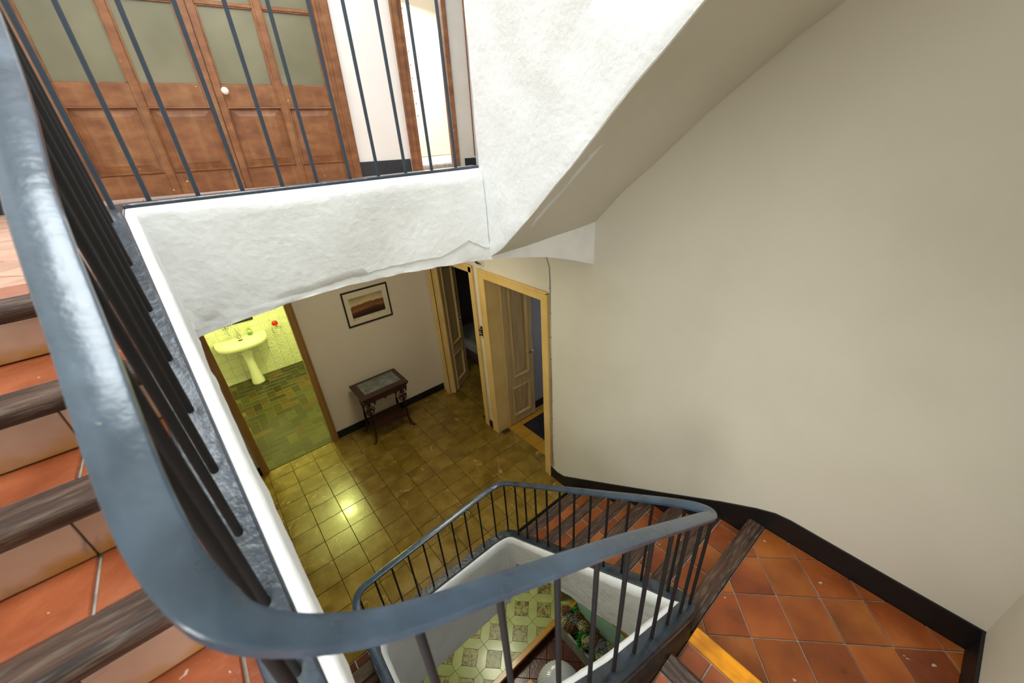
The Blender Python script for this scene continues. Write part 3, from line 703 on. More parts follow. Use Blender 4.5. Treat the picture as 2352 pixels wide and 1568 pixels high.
# ================================================================== doors
def raised_panel(m, s0, s1, h0, h1, rec=.014, rise=.010, bev=.045, mould=.012):
    # panel in the x-z plane, front towards -y; moulding frame, recess, bevelled field
    def ring(a, y): return [(s0 + a, y, h0 + a), (s1 - a, y, h0 + a), (s1 - a, y, h1 - a), (s0 + a, y, h1 - a)]
    R_ = [ring(0, 0), ring(0, -.008), ring(mould * .6, -.012), ring(mould, rec), ring(mould + .006, rec), ring(mould + .006 + bev, rec - rise), ring(mould + .012 + bev, rec - rise - .003)]
    V = [p for r in R_ for p in r]; F = []
    for l in range(len(R_) - 1): F += [(l * 4 + i, l * 4 + (i + 1) % 4, l * 4 + 4 + (i + 1) % 4, l * 4 + 4 + i) for i in range(4)]
    l = (len(R_) - 1) * 4; F.append((l, l + 1, l + 2, l + 3)); m.add(V, F)
    return m
def frame_boxes(m, s0, s1, h0, h1, holes, y0, y1):
    # board with rectangular holes, cut into boxes on the holes' grid
    xs = sorted({s0, s1, *[a for h in holes for a in h[:2]]}); zs = sorted({h0, h1, *[a for h in holes for a in h[2:]]})
    for a, b in zip(xs, xs[1:]):
        run = None
        for c, d in zip(zs, zs[1:]):
            mx, mz = (a + b) / 2, (c + d) / 2
            solid = not any(h[0] < mx < h[1] and h[2] < mz < h[3] for h in holes)
            if solid: run = (run[0], d) if run else (c, d)
            elif run: m.box(a, b, y0, y1, *run); run = None
        if run: m.box(a, b, y0, y1, *run)
    return m

# ---- wall of the upper hall, slightly out of square with the rest
ang = math.radians(-8); X = Vector((math.cos(ang), math.sin(ang), -.022)).normalized(); Y0 = Vector((-math.sin(ang), math.cos(ang), 0)); Z = X.cross(Y0).normalized(); Yv = Z.cross(X)
UM = Matrix((X, Yv, Z)).transposed().to_4x4(); UM.translation = Vector((-.9, .98, 3.095)); UROT = UM.to_euler()
def uroot(name, s, label=None, fn=None):
    return sroot(name, UM @ Vector((s, 0, 0)), UROT, label)
def tl(s, h): return s + .022 * h
uw = uroot('wall_upper', 0)
m = MB().box(-1.9, -1.17, .0, .14, -.06, 3).box(1.03, 1.63, .0, .14, -.06, 3).box(-1.17, 1.03, .0, .14, 2.5, 3).box(1.63, 2.2, 0, .14, 2.3, 3).box(2.24, 3.2, .02, .16, -.06, 3)
put('plaster', m, 'bright_wall', uw, True)
put('plaster', MB().box(2.215, 2.43, .0, .02, -.03, 3), 'off_plaster', uw, True)
o = put('skirting', MB().box(1.06, 1.615, -.014, .0, -.02, .165), 'slate_paint', uw, True, .003)
put('skirting', MB().box(-1.9, -1.15, -.014, .0, -.03, .155), 'slate_paint', uw, True, .003)
put('skirting', MB().box(2.285, 2.43, -.016, .0, -.03, .13), 'black_paint', uw, True, .003)
d1 = uroot('door_1', 0, 'brown double door with frosted panes behind the upper railing')
m = MB().box(.925, 1.06, -.03, .14, -.03, 2.6).box(.985, 1.05, -.045, -.03, -.03, 2.6).box(.925, .95, -.04, -.03, -.03, 2.6)
put('door_frame', m, 'door_brown', d1, True, .003)
put('door_frame', MB().box(-1.2, -1.10, -.03, .14, -.03, 2.6).box(-1.18, -1.13, -.045, -.03, -.03, 2.6), 'door_brown', d1, True, .003)
put('door_frame', MB().box(-1.10, .925, -.03, .14, 2.45, 2.6), 'door_brown', d1, True, .003)
def brown_leaf(a, b, gl, pn, knob=None):
    c = (a + b) / 2
    lf = bpy.data.objects.new('door_leaf', frame_boxes(MB(), a, b, .006, 2.44, gl + pn, 0, .04).mesh('door_leaf', 'door_brown')); COL.objects.link(lf); lf.parent = d1
    bv = lf.modifiers.new('bevel', 'BEVEL'); bv.width = .003; bv.segments = 1
    for p in pn: put('panel', raised_panel(MB(), *p), 'door_brown', lf, True)
    for g in gl:
        put('pane', MB().box(g[0], g[1], .018, .024, g[2], g[3]), 'frosted', lf, True)
        q = MB()
        for (u0, u1, v0, v1) in ((g[0], g[0] + .008, g[2], g[3]), (g[1] - .008, g[1], g[2], g[3]), (g[0], g[1], g[2], g[2] + .008), (g[0], g[1], g[3] - .008, g[3])): q.box(u0, u1, .006, .02, v0, v1)
        put('glazing_bead', q, 'door_brown', lf, True)
    if knob:
        q = MB(); q.lathe([(.010, 0), (.010, .022), (.022, .03), (.029, .042), (.026, .054), (.014, .061), (.002, .063)], k=20)
        me = q.mesh('knob', 'porcelain', True); k = link('knob', me, lf, knob, True); k.rotation_euler.x = PI / 2
    return lf
gh = [(.838, 1.385), (1.405, 1.90), (1.92, 2.34)]
brown_leaf(-1.10, -.022, [(a, b, c, d) for a, b in ((-1.02, -.575), (-.508, -.105)) for c, d in gh], [(-1.01, -.575, .185, .68), (-.515, -.078, .182, .675)])
brown_leaf(-.018, .925, [(a, b, c, d) for a, b in ((.042, .442), (.513, .895)) for c, d in gh], [(.037, .46, .182, .67), (.522, .908, .178, .665)], (.06, 0, .79))
put('latch_gap', MB().box(-.023, -.017, .004, .03, .01, 2.44), 'black_frame', d1, True)
for z in (.12, .95, 1.9):
    put('hinge', MB().lathe([(.007, 0), (.007, .09)], (.93, -.034, z), 8), 'door_brown', d1, True)
d5 = uroot('door_2', 0, 'open doorway to the bright terrace with brown posts')
m = MB().box(1.635, 1.70, -.035, .1, -.03, 2.4).box(1.70, 1.75, -.012, .06, -.03, 2.4).box(1.62, 1.64, -.045, -.02, -.03, 2.4)
put('post', m, 'door_brown', d5, True, .004)
put('post', MB().box(2.165, 2.218, -.02, .12, -.03, 2.4).box(2.418, 2.432, -.012, .0, .15, 2.4), 'door_brown', d5, True, .004)
put('head', MB().box(1.62, 2.22, -.03, .1, 2.3, 2.4), 'door_brown', d5, True, .004)
put('threshold', MB().box(1.70, 2.17, -.02, .14, -.03, .03), 'terrace_tile', d5, True, .003)
# terrace beyond
ft = sroot('floor', (1.4, 1.8, 3.13)); put('bed', MB().box(.75, 4.2, .74, 3.4, 3.0, 3.128), 'grout_light', ft)
tt = tile_mesh(.24, .12, 'terrace_tile', gap=.006)
for i in range(13):
    for j in range(18):
        x = .95 + .24 * i + (.12 if j % 2 else 0); y = .85 + .12 * j
        if x < 4.0 and y < 2.85 and abs((x - .95) * 1.0 - (y - .8) * 1.15) < 1.6 and i + j < 300: link('tile', tt, ft, (x, y, 3.135 + random.uniform(-.002, .002)))
struct(put('wall_terrace', MB().box(.6, 4.3, 2.9, 3.02, 3.0, 6.2), 'bright_wall'))
cb = thing('wall_board', 'cream painted board with a line of nail holes in the bright doorway', 'board', (2.0, 2.86, 3.55))
put('board', MB().box(1.1, 2.9, 2.875, 2.899, 3.14, 5.8), 'cream_board', cb, bevel=.003)
for i in range(9):
    q = MB(); q.lathe([(.012, 0), (.010, .004), (.001, .007)], k=8); k = link('nail', q.mesh('nail', 'door_brown'), cb, (2.012 + .001 * i, 2.873, 3.74 + .17 * i)); k.rotation_euler.x = PI / 2

# ---- hall doors in the right-hand wall
d3 = sroot('door_3', (.73, .27, 0), None, 'half open tan door leading into the dark room')
def boxes(name, lst, mat, parent, bevel=.004):
    m = MB()
    for b in lst: m.box(*b)
    return put(name, m, mat, parent, bevel=bevel)
boxes('door_frame', [(.708, .80, .735, .765, 0, 2.105), (.70, .725, .735, .81, 0, 2.19), (.692, .71, .785, .81, 0, 2.19), (.775, .80, .715, .735, 0, 2.105)], 'frame_tan', d3)
boxes('door_frame', [(.708, .885, -.205, -.165, 0, 2.105), (.70, .725, -.258, -.175, 0, 2.19), (.692, .71, -.258, -.24, 0, 2.19)], 'frame_tan', d3)
boxes('door_head', [(.708, .885, -.175, .735, 2.10, 2.14), (.70, .725, -.24, .79, 2.105, 2.19), (.690, .712, -.258, .81, 2.172, 2.195)], 'frame_tan', d3)
d4 = sroot('door_4', (.73, -.88, 0), None, 'open tan panelled door beside the cream stairwell wall')
boxes('door_frame', [(.715, .905, -.45, -.425, 0, 2.095), (.702, .725, -.452, -.355, 0, 2.18), (.694, .71, -.372, -.350, 0, 2.18), (.71, .73, -.44, -.40, 0, .36)], 'frame_tan', d4)
boxes('door_frame', [(.702, .885, -1.345, -1.318, 0, 2.095), (.696, .725, -1.412, -1.325, 0, 2.18), (.688, .71, -1.414, -1.395, 0, 2.18)], 'frame_tan', d4)
boxes('door_head', [(.705, .885, -1.33, -.44, 2.088, 2.13), (.699, .725, -1.40, -.37, 2.09, 2.18), (.688, .712, -1.414, -.350, 2.162, 2.186)], 'frame_tan', d4)
def tan_leaf(root, loc, rz, w, hgt, panels, lever):
    lf = bpy.data.objects.new('door_leaf', frame_boxes(MB(), 0, w, .012, hgt, panels, 0, .034).mesh('door_leaf', 'leaf_tan')); COL.objects.link(lf)
    lf.parent = root; lf.matrix_parent_inverse = Matrix.Translation(-Vector(root.location)); lf.location = loc; lf.rotation_euler.z = rz
    bv = lf.modifiers.new('bevel', 'BEVEL'); bv.width = .003; bv.segments = 1
    for p in panels:
        put('panel', raised_panel(MB(), *p, rec=.018, rise=.006, bev=.03, mould=.034), 'leaf_tan', lf, True)
        put('panel_back', MB().box(p[0], p[1], .022, .03, p[2], p[3]), 'leaf_tan', lf, True)
    q = MB(); s, h = lever
    q.lathe([(.014, 0), (.014, .008), (.007, .012), (.007, .04)], k=12); me = q.mesh('rosette', 'chrome', True); k = link('rosette', me, lf, (s, 0, h), True); k.rotation_euler.x = PI / 2
    put('lever', MB().tube([(s, -.038, h), (s - .03, -.042, h + .002), (s - .07, -.04, h - .004), (s - .095, -.034, h - .012)], [.007, .0075, .006, .004], 8), 'chrome', lf, True, smooth=True)
    return lf
tan_leaf(d4, (.902, -.46, 0), -.014, .437, 2.03, [(.10, .37, .70, 1.93), (.066, .366, .12, .575)], (.408, 1.0))
tan_leaf(d3, (.80, .72, 0), math.radians(31), .47, 2.05, [(.08, .38, .74, 1.93), (.08, .38, .13, .60)], (.42, 1.06))
# rooms behind
f1 = sroot('floor', (1.5, .6, 0)); put('bed', MB().box(.865, 3.0, -.3, 2.4, -.06, -.012), 'grout_dark', f1)
tw = tile_mesh(.25, .25, 'hall_tile', gap=.003)
for i in range(8):
    for j in range(9): link('tile', tw, f1, (1.0 + .25 * i, -.18 + .25 * j, -.002))
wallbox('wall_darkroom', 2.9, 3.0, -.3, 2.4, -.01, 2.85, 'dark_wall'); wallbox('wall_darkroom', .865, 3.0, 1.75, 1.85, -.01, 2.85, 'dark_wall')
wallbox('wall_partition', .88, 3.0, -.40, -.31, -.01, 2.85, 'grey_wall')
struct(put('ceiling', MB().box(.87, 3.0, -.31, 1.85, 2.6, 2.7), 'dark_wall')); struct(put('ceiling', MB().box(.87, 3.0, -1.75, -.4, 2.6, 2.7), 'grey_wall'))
skirt_box('baseboard_partition', 1.0, 2.6, -.412, -.398, 0, .12)
wallbox('wall_bedroom', 2.85, 3.0, -1.75, -.4, 0, 2.6, 'grey_wall'); wallbox('wall_bedroom', .88, 3.0, -1.85, -1.75, 0, 2.6, 'grey_wall')
f2 = sroot('floor', (1.5, -.9, 0)); put('bed', MB().box(.87, 2.9, -1.75, -.40, -.06, -.012), 'grout_dark', f2)
ty, tb = tile_mesh(.175, .2, 'yellow_tile', gap=.003), tile_mesh(.19, .2, 'black_tile', gap=.004)
for j in range(7):
    link('tile', ty, f2, (.955, -.635 - .2 * j + .0, 0))
    for i in range(6):
        if j < 6: link('tile', tb, f2, (1.138 + .19 * i, -.64 - .2 * j, 0))
ty2 = tile_mesh(.19, .13, 'yellow_tile', gap=.003)
for i in range(7): link('tile', ty2, f2, (.955 + .19 * i, -.472, 0))
bd = thing('bed', 'low bed under a grey quilt just visible in the dark room', 'bed', (2.0, .75, 0))
put('mattress', MB().box(1.35, 2.6, .15, 1.7, .34, .52), 'blanket', bd, bevel=.05); put('base', MB().box(1.4, 2.55, .2, 1.68, .12, .34), 'mahogany', bd, bevel=.01)
for x in (1.45, 2.5):
    for y in (.25, 1.62): put('leg', MB().box(x - .03, x + .03, y - .03, y + .03, 0, .13), 'mahogany', bd)
sh = thing('wall_shelf', 'small dark shelf corner high on the grey wall behind the tan door', 'shelf', (1.75, -.42, 1.9))
put('board', MB().box(1.55, 2.1, -.56, -.41, 1.80, 1.83), 'mahogany', sh, bevel=.003); put('bracket', MB().box(1.6, 1.63, -.50, -.41, 1.70, 1.80), 'mahogany', sh)

# ---- light switch and surface cable
sw = thing('light_switch', 'dark brown double rotary switch on the white strip between the tan doors', 'switch', (.724, -.305, 1.42))
put('plate', MB().box(.713, .725, -.336, -.276, 1.358, 1.482), 'bakelite', sw, bevel=.006)
for z in (1.392, 1.448):
    k = link('knob', MB().lathe([(.022, 0), (.022, .010), (.014, .014), (.012, .034), (.004, .036)], k=14).mesh('knob', 'bakelite', True), sw, (.713, -.306, z)); k.rotation_euler.y = -PI / 2
cb2 = thing('wall_cable', 'thin grey cable clipped down the cream wall beside the tan door frame', 'cable', (.705, -1.44, .3))
put('wire', MB().tube([(.706, -1.36, 2.56), (.706, -1.40, 2.50), (.705, -1.435, 2.42), (.705, -1.44, 2.3), (.705, -1.438, 1.2), (.706, -1.436, .28), (.706, -1.45, .17)], .0035, 6), 'cable', cb2, smooth=True)
clipm = MB().box(-.003, .004, -.008, .008, -.004, .004).mesh('clip', 'cable')
for i in range(9): link('clip', clipm, cb2, (.704, -1.438, .35 + .235 * i))

# ---- hall: bathroom doorway
d6 = sroot('door_5', (-1.35, .95, 0), None, 'brown framed doorway into the yellow lit bathroom')
boxes('door_frame', [(-1.795, -1.722, .92, .952, 0, 2.17), (-1.765, -1.735, .93, 1.09, 0, 2.1), (-1.795, -1.775, .912, .93, 0, 2.17)], 'frame_brown', d6)
boxes('door_frame', [(-.975, -.897, .92, .952, 0, 2.17), (-.965, -.935, .93, 1.09, 0, 2.1), (-.917, -.897, .912, .93, 0, 2.17)], 'frame_brown', d6)
boxes('door_head', [(-1.795, -.897, .92, .952, 2.1, 2.17), (-1.76, -.94, .93, 1.09, 2.08, 2.11)], 'frame_brown', d6)

# ---- framed print
pf = thing('framed_print', 'black framed brown landscape print with cream mount above the small table', 'picture', (-.1, .945, 1.66))
def pic_frame():
    m = MB(); a = [(-.384, 1.440), (.182, 1.436), (.186, 1.878), (-.380, 1.882)]
    def ins(d): return [(a[0][0] + d, a[0][1] + d), (a[1][0] - d, a[1][1] + d), (a[2][0] - d, a[2][1] - d), (a[3][0] + d, a[3][1] - d)]
    rings = [(ins(0), .948), (ins(0), .926), (ins(.003), .923), (ins(.013), .923), (ins(.016), .928), (ins(.016), .94)]
    V = [(p[0], y, p[1]) for r, y in rings for p in r]; F = []
    for l in range(5): F += [(l * 4 + i, l * 4 + (i + 1) % 4, l * 4 + 4 + (i + 1) % 4, l * 4 + 4 + i) for i in range(4)]
    return m.add(V, F)
put('frame', pic_frame(), 'black_frame', pf)
put('mount', MB().box(-.372, .174, .936, .946, 1.448, 1.870), 'mount', pf)
put('print', MB().box(-.308, .107, .934, .937, 1.537, 1.790), 'print', pf)
put('stamp', MB().box(-.308, -.288, .934, .937, 1.508, 1.528), 'orange_ink', pf)
put('caption', MB().box(-.28, -.22, .9345, .937, 1.521, 1.524).box(-.28, -.24, .9345, .937, 1.512, 1.515).box(-.09, -.04, .9345, .937, 1.521, 1.525).box(-.01, .04, .9345, .937, 1.523, 1.527).box(.07, .10, .9345, .937, 1.525, 1.529), 'grey_ink', pf)
put('glass_backing', MB().box(-.376, .178, .944, .949, 1.444, 1.874), 'black_frame', pf)

# ---- small carved table
tb_ = thing('side_table', 'small dark mahogany table with grey marble inset and carved brackets', 'table', (-.30, .67, 0))
T0, T1, U0, U1, TZ = -.603, .005, .43, .86, .728
m = MB(); m.box(T0, T1, U0, U1, TZ - .022, TZ - .006)
frame_boxes_h = [(T0, T1, U0, U0 + .095), (T0, T1, U1 - .045, U1), (T0, T0 + .08, U0 + .095, U1 - .045), (T1 - .055, T1, U0 + .095, U1 - .045)]
for a, b, c, d in frame_boxes_h: m.box(a, b, c, d, TZ - .006, TZ)
put('top', m, 'mahogany', tb_, bevel=.003)
put('top_moulding', MB().box(T0 + .012, T1 - .012, U0 + .012, U1 - .012, TZ - .048, TZ - .022).box(T0 + .025, T1 - .025, U0 + .025, U1 - .025, TZ - .10, TZ - .048), 'mahogany', tb_, bevel=.004)
put('marble_inset', MB().box(T0 + .08, T1 - .055, U0 + .095, U1 - .045, TZ - .008, TZ - .002), 'marble_grey', tb_)
legs = []
for sx, lx in ((-1, -.53), (1, -.075)):
    for sy, ly in ((-1, .50), (1, .80)):
        pts = [(lx, ly, .63), (lx - sx * .003, ly - sy * .002, .45), (lx - sx * .002, ly - sy * .002, .28), (lx + sx * .004, ly + sy * .002, .14), (lx + sx * .022, ly + sy * .01, .05), (lx + sx * .045, ly + sy * .018, .012), (lx + sx * .062, ly + sy * .022, .012)]
        put('leg', MB().tube(smooth(pts, 2), [.019] * 8 + [.016] * 6 + [.013] * 30, 8) if False else MB().tube(pts, [.019, .019, .017, .015, .014, .013, .010], 8), 'mahogany', tb_, smooth=True)
        def scroll(dx, dy):
            m = MB()
            for (r0, c, z, a0, a1, th) in ((.040, .052, .585, -40, 250, .0095), (.026, .05, .51, 60, 400, .0085), (.045, .02, .49, -90, 60, .008), (.020, .085, .60, 0, 330, .0085)):
                P = [(lx + dx * (c + r0 * math.cos(math.radians(a0 + (a1 - a0) * i / 12)) * (1 - .35 * i / 12)), ly + dy * (c + r0 * math.cos(math.radians(a0 + (a1 - a0) * i / 12)) * (1 - .35 * i / 12)), z + r0 * math.sin(math.radians(a0 + (a1 - a0) * i / 12)) * (1 - .35 * i / 12)) for i in range(13)]
                m.tube(P, th, 5)
            return m
        put('bracket', scroll(-sx, 0), 'mahogany', tb_, smooth=True)
        if sx * sy != 0: put('bracket', scroll(sx * .6, 0) if sy < 0 else scroll(0, -sy), 'mahogany', tb_, smooth=True)
ap = [(-.52, .63), (-.085, .63), (-.10, .60), (-.16, .605), (-.25, .61), (-.285, .60), (-.30, .575), (-.315, .60), (-.35, .61), (-.44, .605), (-.505, .60)]
put('apron', MB().prism(ap, lambda p: (p[0], .492, p[1]), lambda p: (p[0], .507, p[1])), 'mahogany', tb_)
put('shelf', MB().box(-.52, -.085, .50, .81, .188, .204), 'mahogany', tb_, bevel=.003)

# ================================================================== bathroom
fbth = sroot('floor', (-1.3, 2.2, 0)); put('bed', MB().box(-2.0, -.5, .96, 3.6, -.06, -.0045), 'grout_bath', fbth)
wv = .115
th_, tv_ = tile_mesh(2 * wv, wv, 'bath_floor', gap=.005, h=.009), tile_mesh(wv, 2 * wv, 'bath_floor', gap=.005, h=.009)
for a in range(-30, 31):
    for b in range(-20, 21):
        ox = -1.3 + (a + 2 * b) * wv; oy = 2.2 + (a - 2 * b) * wv
        for me, cx, cy in ((th_, ox + wv, oy + wv / 2), (tv_, ox + wv / 2, oy + 2 * wv)):
            hx, hy = (wv, wv / 2) if me is th_ else (wv / 2, wv)
            if not (-1.85 < cx < -.62 and .9 < cy < 3.62): continue
            y0_, y1_ = max(cy - hy, .975), min(cy + hy, 3.575)
            if y1_ - y0_ < .012: continue
            if y1_ - y0_ > 2 * hy - .001: link('tile', me, fbth, (cx, cy, -.002 + random.uniform(-.0006, .0006)))
            else: link('tile', tile_mesh(2 * hx, y1_ - y0_, 'bath_floor', gap=.005, h=.009), fbth, (cx, (y0_ + y1_) / 2, -.002))
wb = sroot('wall_bathroom', (-1.3, 3.59, 0)); put('backing', MB().box(-2.05, -.45, 3.585, 3.68, -.05, 2.72), 'grout_wall', wb)
tq = tile_mesh(.15, .15, 'bath_tile', gap=.003, h=.008)
for i in range(9):
    for j in range(9):
        o = link('tile', tq, wb, (-1.93 + .15 * i, 3.578, .05 + .15 * j)); o.rotation_euler.x = PI / 2
wallbox('wall_bathside', -2.1, -2.0, 1.07, 3.6, 0, 2.72, 'bright_wall'); wallbox('wall_bathside', -.5, -.4, 1.07, 3.6, 0, 2.72, 'bright_wall')
struct(put('ceiling', MB().box(-2.1, -.4, 1.07, 3.68, 2.72, 2.8), 'bright_wall'))
# washbasin
bs = thing('washbasin', 'pale pedestal washbasin under yellow light on the tiled bathroom wall', 'washbasin', (-1.43, 3.35, 0))
def outline(k, cx, cy, a, bf, bb, e=2.4):
    out = []
    for i in range(k):
        t = 2 * PI * i / k; c, s = math.cos(t), math.sin(t)
        x = a * math.copysign(abs(c) ** (2 / e), c); y = (bb if s > 0 else bf) * math.copysign(abs(s) ** (2 / (e if s < 0 else 8)), s)
        out.append((cx + x, cy + y))
    return out
K = 40; rings = []
for (a, bf, bb, cy, z) in ((.10, .10, .12, 3.38, .60), (.20, .17, .17, 3.39, .645), (.335, .27, .19, 3.385, .70), (.358, .292, .195, 3.38, .735), (.362, .296, .196, 3.38, .775), (.357, .291, .194, 3.38, .792), (.342, .275, .188, 3.38, .797),
                            (.30, .245, .06, 3.37, .782), (.285, .23, .05, 3.37, .75), (.24, .19, .03, 3.36, .70), (.14, .12, .0, 3.35, .672), (.03, .03, .02, 3.35, .668)):
    rings.append([(x, y, z) for x, y in outline(K, -1.43, cy, a, bf, max(bb, .02), 2.5)])
m = MB(); V = [p for r in rings for p in r]
F = [(l * K + i, l * K + (i + 1) % K, (l + 1) * K + (i + 1) % K, (l + 1) * K + i) for l in range(len(rings) - 1) for i in range(K)] + [tuple(range(K))[::-1], tuple(range((len(rings) - 1) * K, len(rings) * K))]
put('basin', m.add(V, F), 'ceramic', bs, auto=50)
put('pedestal', MB().lathe([(.098, 0), (.096, .03), (.085, .1), (.066, .25), (.060, .4), (.068, .52), (.10, .62), (.13, .66)], (-1.43, 3.35, 0), 24, sy=1.05), 'ceramic', bs, smooth=True)
put('overflow', MB().box(-1.465, -1.405, 3.405, 3.43, .764, .772), 'black_frame', bs)
fc_ = thing('faucet', 'chrome mixer tap with raised lever on the back of the washbasin', 'tap', (-1.435, 3.47, .80))
put('body', MB().lathe([(.026, -.006), (.026, .03), (.022, .07), (.018, .08)], (-1.435, 3.47, .80), 14), 'chrome', fc_, smooth=True)
put('spout', MB().tube([(-1.435, 3.47, .845), (-1.433, 3.42, .86), (-1.432, 3.36, .85), (-1.432, 3.345, .83)], [.018, .015, .012, .011], 10), 'chrome', fc_, smooth=True)
put('lever', MB().tube([(-1.437, 3.475, .875), (-1.45, 3.49, .95), (-1.47, 3.51, 1.06)], [.009, .007, .006], 8), 'chrome', fc_, smooth=True)
sp = thing('soap_dispenser', 'clear pump bottle with green soap on the washbasin ledge', 'bottle', (-1.275, 3.47, .795))
put('bottle', MB().lathe([(.03, 0), (.036, .006), (.036, .06), (.03, .085), (.014, .1), (.012, .112)], (-1.275, 3.47, .796), 18), 'clear', sp, smooth=True)
put('soap', MB().lathe([(.027, .003), (.033, .008), (.033, .034)], (-1.275, 3.47, .797), 18), 'green_soap', sp, smooth=True)
put('pump', MB().lathe([(.014, .108), (.014, .122), (.005, .125), (.005, .15)], (-1.275, 3.47, .796), 12).tube([(-1.275, 3.47, .946), (-1.30, 3.455, .948), (-1.315, 3.447, .942)], .006, 8), 'yellow_plastic', sp, smooth=True)
tr = thing('towel_ring', 'chrome towel ring hanging from a round red mount on the tiles', 'towel ring', (-.89, 3.565, .80))
k = link('mount', MB().lathe([(.046, 0), (.046, .008), (.036, .022), (.02, .030), (.002, .032)], k=22).mesh('mount', 'red', True), tr, (-.89, 3.578, .822)); k.rotation_euler.x = PI / 2
put('holder', MB().tube([(-.89, 3.55, .80), (-.888, 3.525, .785)], .014, 10), 'red', tr, smooth=True)
put('ring', MB().tube([(-.897 + .068 * math.cos(t * PI / 14), 3.515 + .012 * math.sin(t * PI / 14), .735 + .062 * math.sin(t * PI / 14)) for t in range(29)], .0045, 8), 'chrome', tr, smooth=True)
th2 = thing('tumbler_holder', 'small chrome holder arm on the tiles left of the tap', 'holder', (-1.55, 3.56, .95))
put('arm', MB().tube([(-1.56, 3.575, .97), (-1.555, 3.52, .96), (-1.54, 3.47, .90), (-1.535, 3.46, .86)], [.010, .008, .009, .012], 8), 'chrome', th2, smooth=True)
put('ring', MB().tube([(-1.56 + .04 * math.cos(t * PI / 12), 3.50 + .04 * math.sin(t * PI / 12), .972) for t in range(25)], .004, 6), 'chrome', th2, smooth=True)
mr_ = thing('wall_mirror', 'dark edged mirror over the washbasin, only its lower corner showing', 'mirror', (-1.42, 3.57, 1.3))
put('frame', MB().box(-1.75, -1.16, 3.55, 3.575, 1.0, 1.02).box(-1.75, -1.16, 3.55, 3.575, 1.68, 1.70).box(-1.75, -1.73, 3.55, 3.575, 1.02, 1.68).box(-1.18, -1.16, 3.55, 3.575, 1.02, 1.68), 'black_frame', mr_)
put('glass', MB().box(-1.735, -1.175, 3.56, 3.572, 1.015, 1.685), 'chrome', mr_)

# ================================================================== ground floor at the bottom of the well
GZ = -3.10
fg = sroot('floor', (0, -.3, GZ)); put('bed', MB().box(-2.5, 1.3, -1.40, 1.2, GZ - .2, GZ - .009), 'grout_dark', fg)
hh = .2433                     # half lattice step of the diagonal pattern
sq = .104                      # half side of the square inset, measured along the diagonal lattice
e1, e2 = Vector((hh, -hh)), Vector((hh, hh))
e1n, e2n = e1.normalized(), e2.normalized(); g = sq
sqp = [(-e1n * g - e2n * g), (e1n * g - e2n * g), (e1n * g + e2n * g), (-e1n * g + e2n * g)]
sqm = (poly_tile([tuple(p) for p in sqp], 'fig_tile', gap=.003, ch=.0015), [tuple(p) for p in sqp], 'fig_tile')
L2 = e1.length / 2
def hexm(u, v):                # between two squares along u; v the other axis
    P = [u * (-(L2 - g)) - v * g, u * 0 - v * L2, u * (L2 - g) - v * g, u * (L2 - g) + v * g, u * 0 + v * L2, u * (-(L2 - g)) + v * g]
    P = [tuple(p) for p in P]
    s = sum(P[i - 1][0] * P[i][1] - P[i][0] * P[i - 1][1] for i in range(6))
    P = P if s > 0 else P[::-1]
    return (poly_tile(P, 'green_tile', gap=.003, ch=.0015), P, 'green_tile')
hx1, hx2 = hexm(e1n, e2n), hexm(e2n, e1n)
for a in range(-9, 10):
    for b in range(-9, 10):
        c = Vector((.484, -.917)) + e1 * a + e2 * b
        for (me, P0, mt), p in ((sqm, c), (hx1, c + e1 / 2), (hx2, c + e2 / 2)):
            if not (-1.3 < p.x < 1.3 and -1.6 < p.y < .2): continue
            if p.y > -1.355 + .18: link('tile', me, fg, (p.x, p.y, GZ)); continue
            C = clip([(q[0] + p.x, q[1] + p.y) for q in P0], -2, 2, -1.357, 2)
            if len(C) > 2 and area2(C) > .001:
                gq = (sum(q[0] for q in C) / len(C), sum(q[1] for q in C) / len(C)); link('tile', poly_tile([(q[0] - gq[0], q[1] - gq[1]) for q in C], mt, gap=.003, ch=.0015), fg, (gq[0], gq[1], GZ))
put('step_edge', MB().box(-2.5, 1.3, -1.43, -1.355, GZ - .05, GZ + .004), 'wood_yellow', fg, bevel=.006)
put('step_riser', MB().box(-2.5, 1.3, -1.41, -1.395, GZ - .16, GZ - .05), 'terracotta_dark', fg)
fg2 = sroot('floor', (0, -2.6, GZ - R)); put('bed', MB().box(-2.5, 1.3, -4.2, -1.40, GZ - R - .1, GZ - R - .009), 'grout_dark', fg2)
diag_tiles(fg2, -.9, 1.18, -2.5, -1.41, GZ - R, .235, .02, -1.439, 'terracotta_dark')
put('orange_board', MB().box(-.2, .02, -1.9, -1.62, GZ - R, GZ - R + .02), 'wood_orange', fg2, bevel=.004)
struct(put('wall_ground', MB().box(1.18, 1.3, -2.9, -1.15, GZ - .2, -2.64), 'mint'))
struct(put('trim_3', MB().box(1.14, 1.3, -2.9, -1.15, -2.64, -2.58), 'wood_yellow', bevel=.005))
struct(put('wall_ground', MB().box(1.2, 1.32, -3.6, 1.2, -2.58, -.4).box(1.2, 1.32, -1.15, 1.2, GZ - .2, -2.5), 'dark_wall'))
struct(put('trim_4', MB().box(1.0, 1.19, -1.24, -1.15, GZ, -.8), 'wood_yellow', bevel=.005))
wallbox('wall_groundback', XL, 1.3, 1.1, 1.2, GZ - .2, -.8, 'bright_wall')
pl_ = thing('planter', 'pale stone planter of dried hydrangeas and green fern by the mint wall', 'planter', (.88, -1.85, GZ - R))
px0, px1, py0, py1, pz0, pz1 = .69, .985, -2.30, -1.44, GZ - R + .0, -2.92
m = MB(); V = []
for (d, z) in ((.02, pz0), (0, pz1), (.03, pz1), (.035, pz1 - .06)):
    V += [(px0 + d, py0 + d, z), (px1 - d, py0 + d, z), (px1 - d, py1 - d, z), (px0 + d, py1 - d, z)]
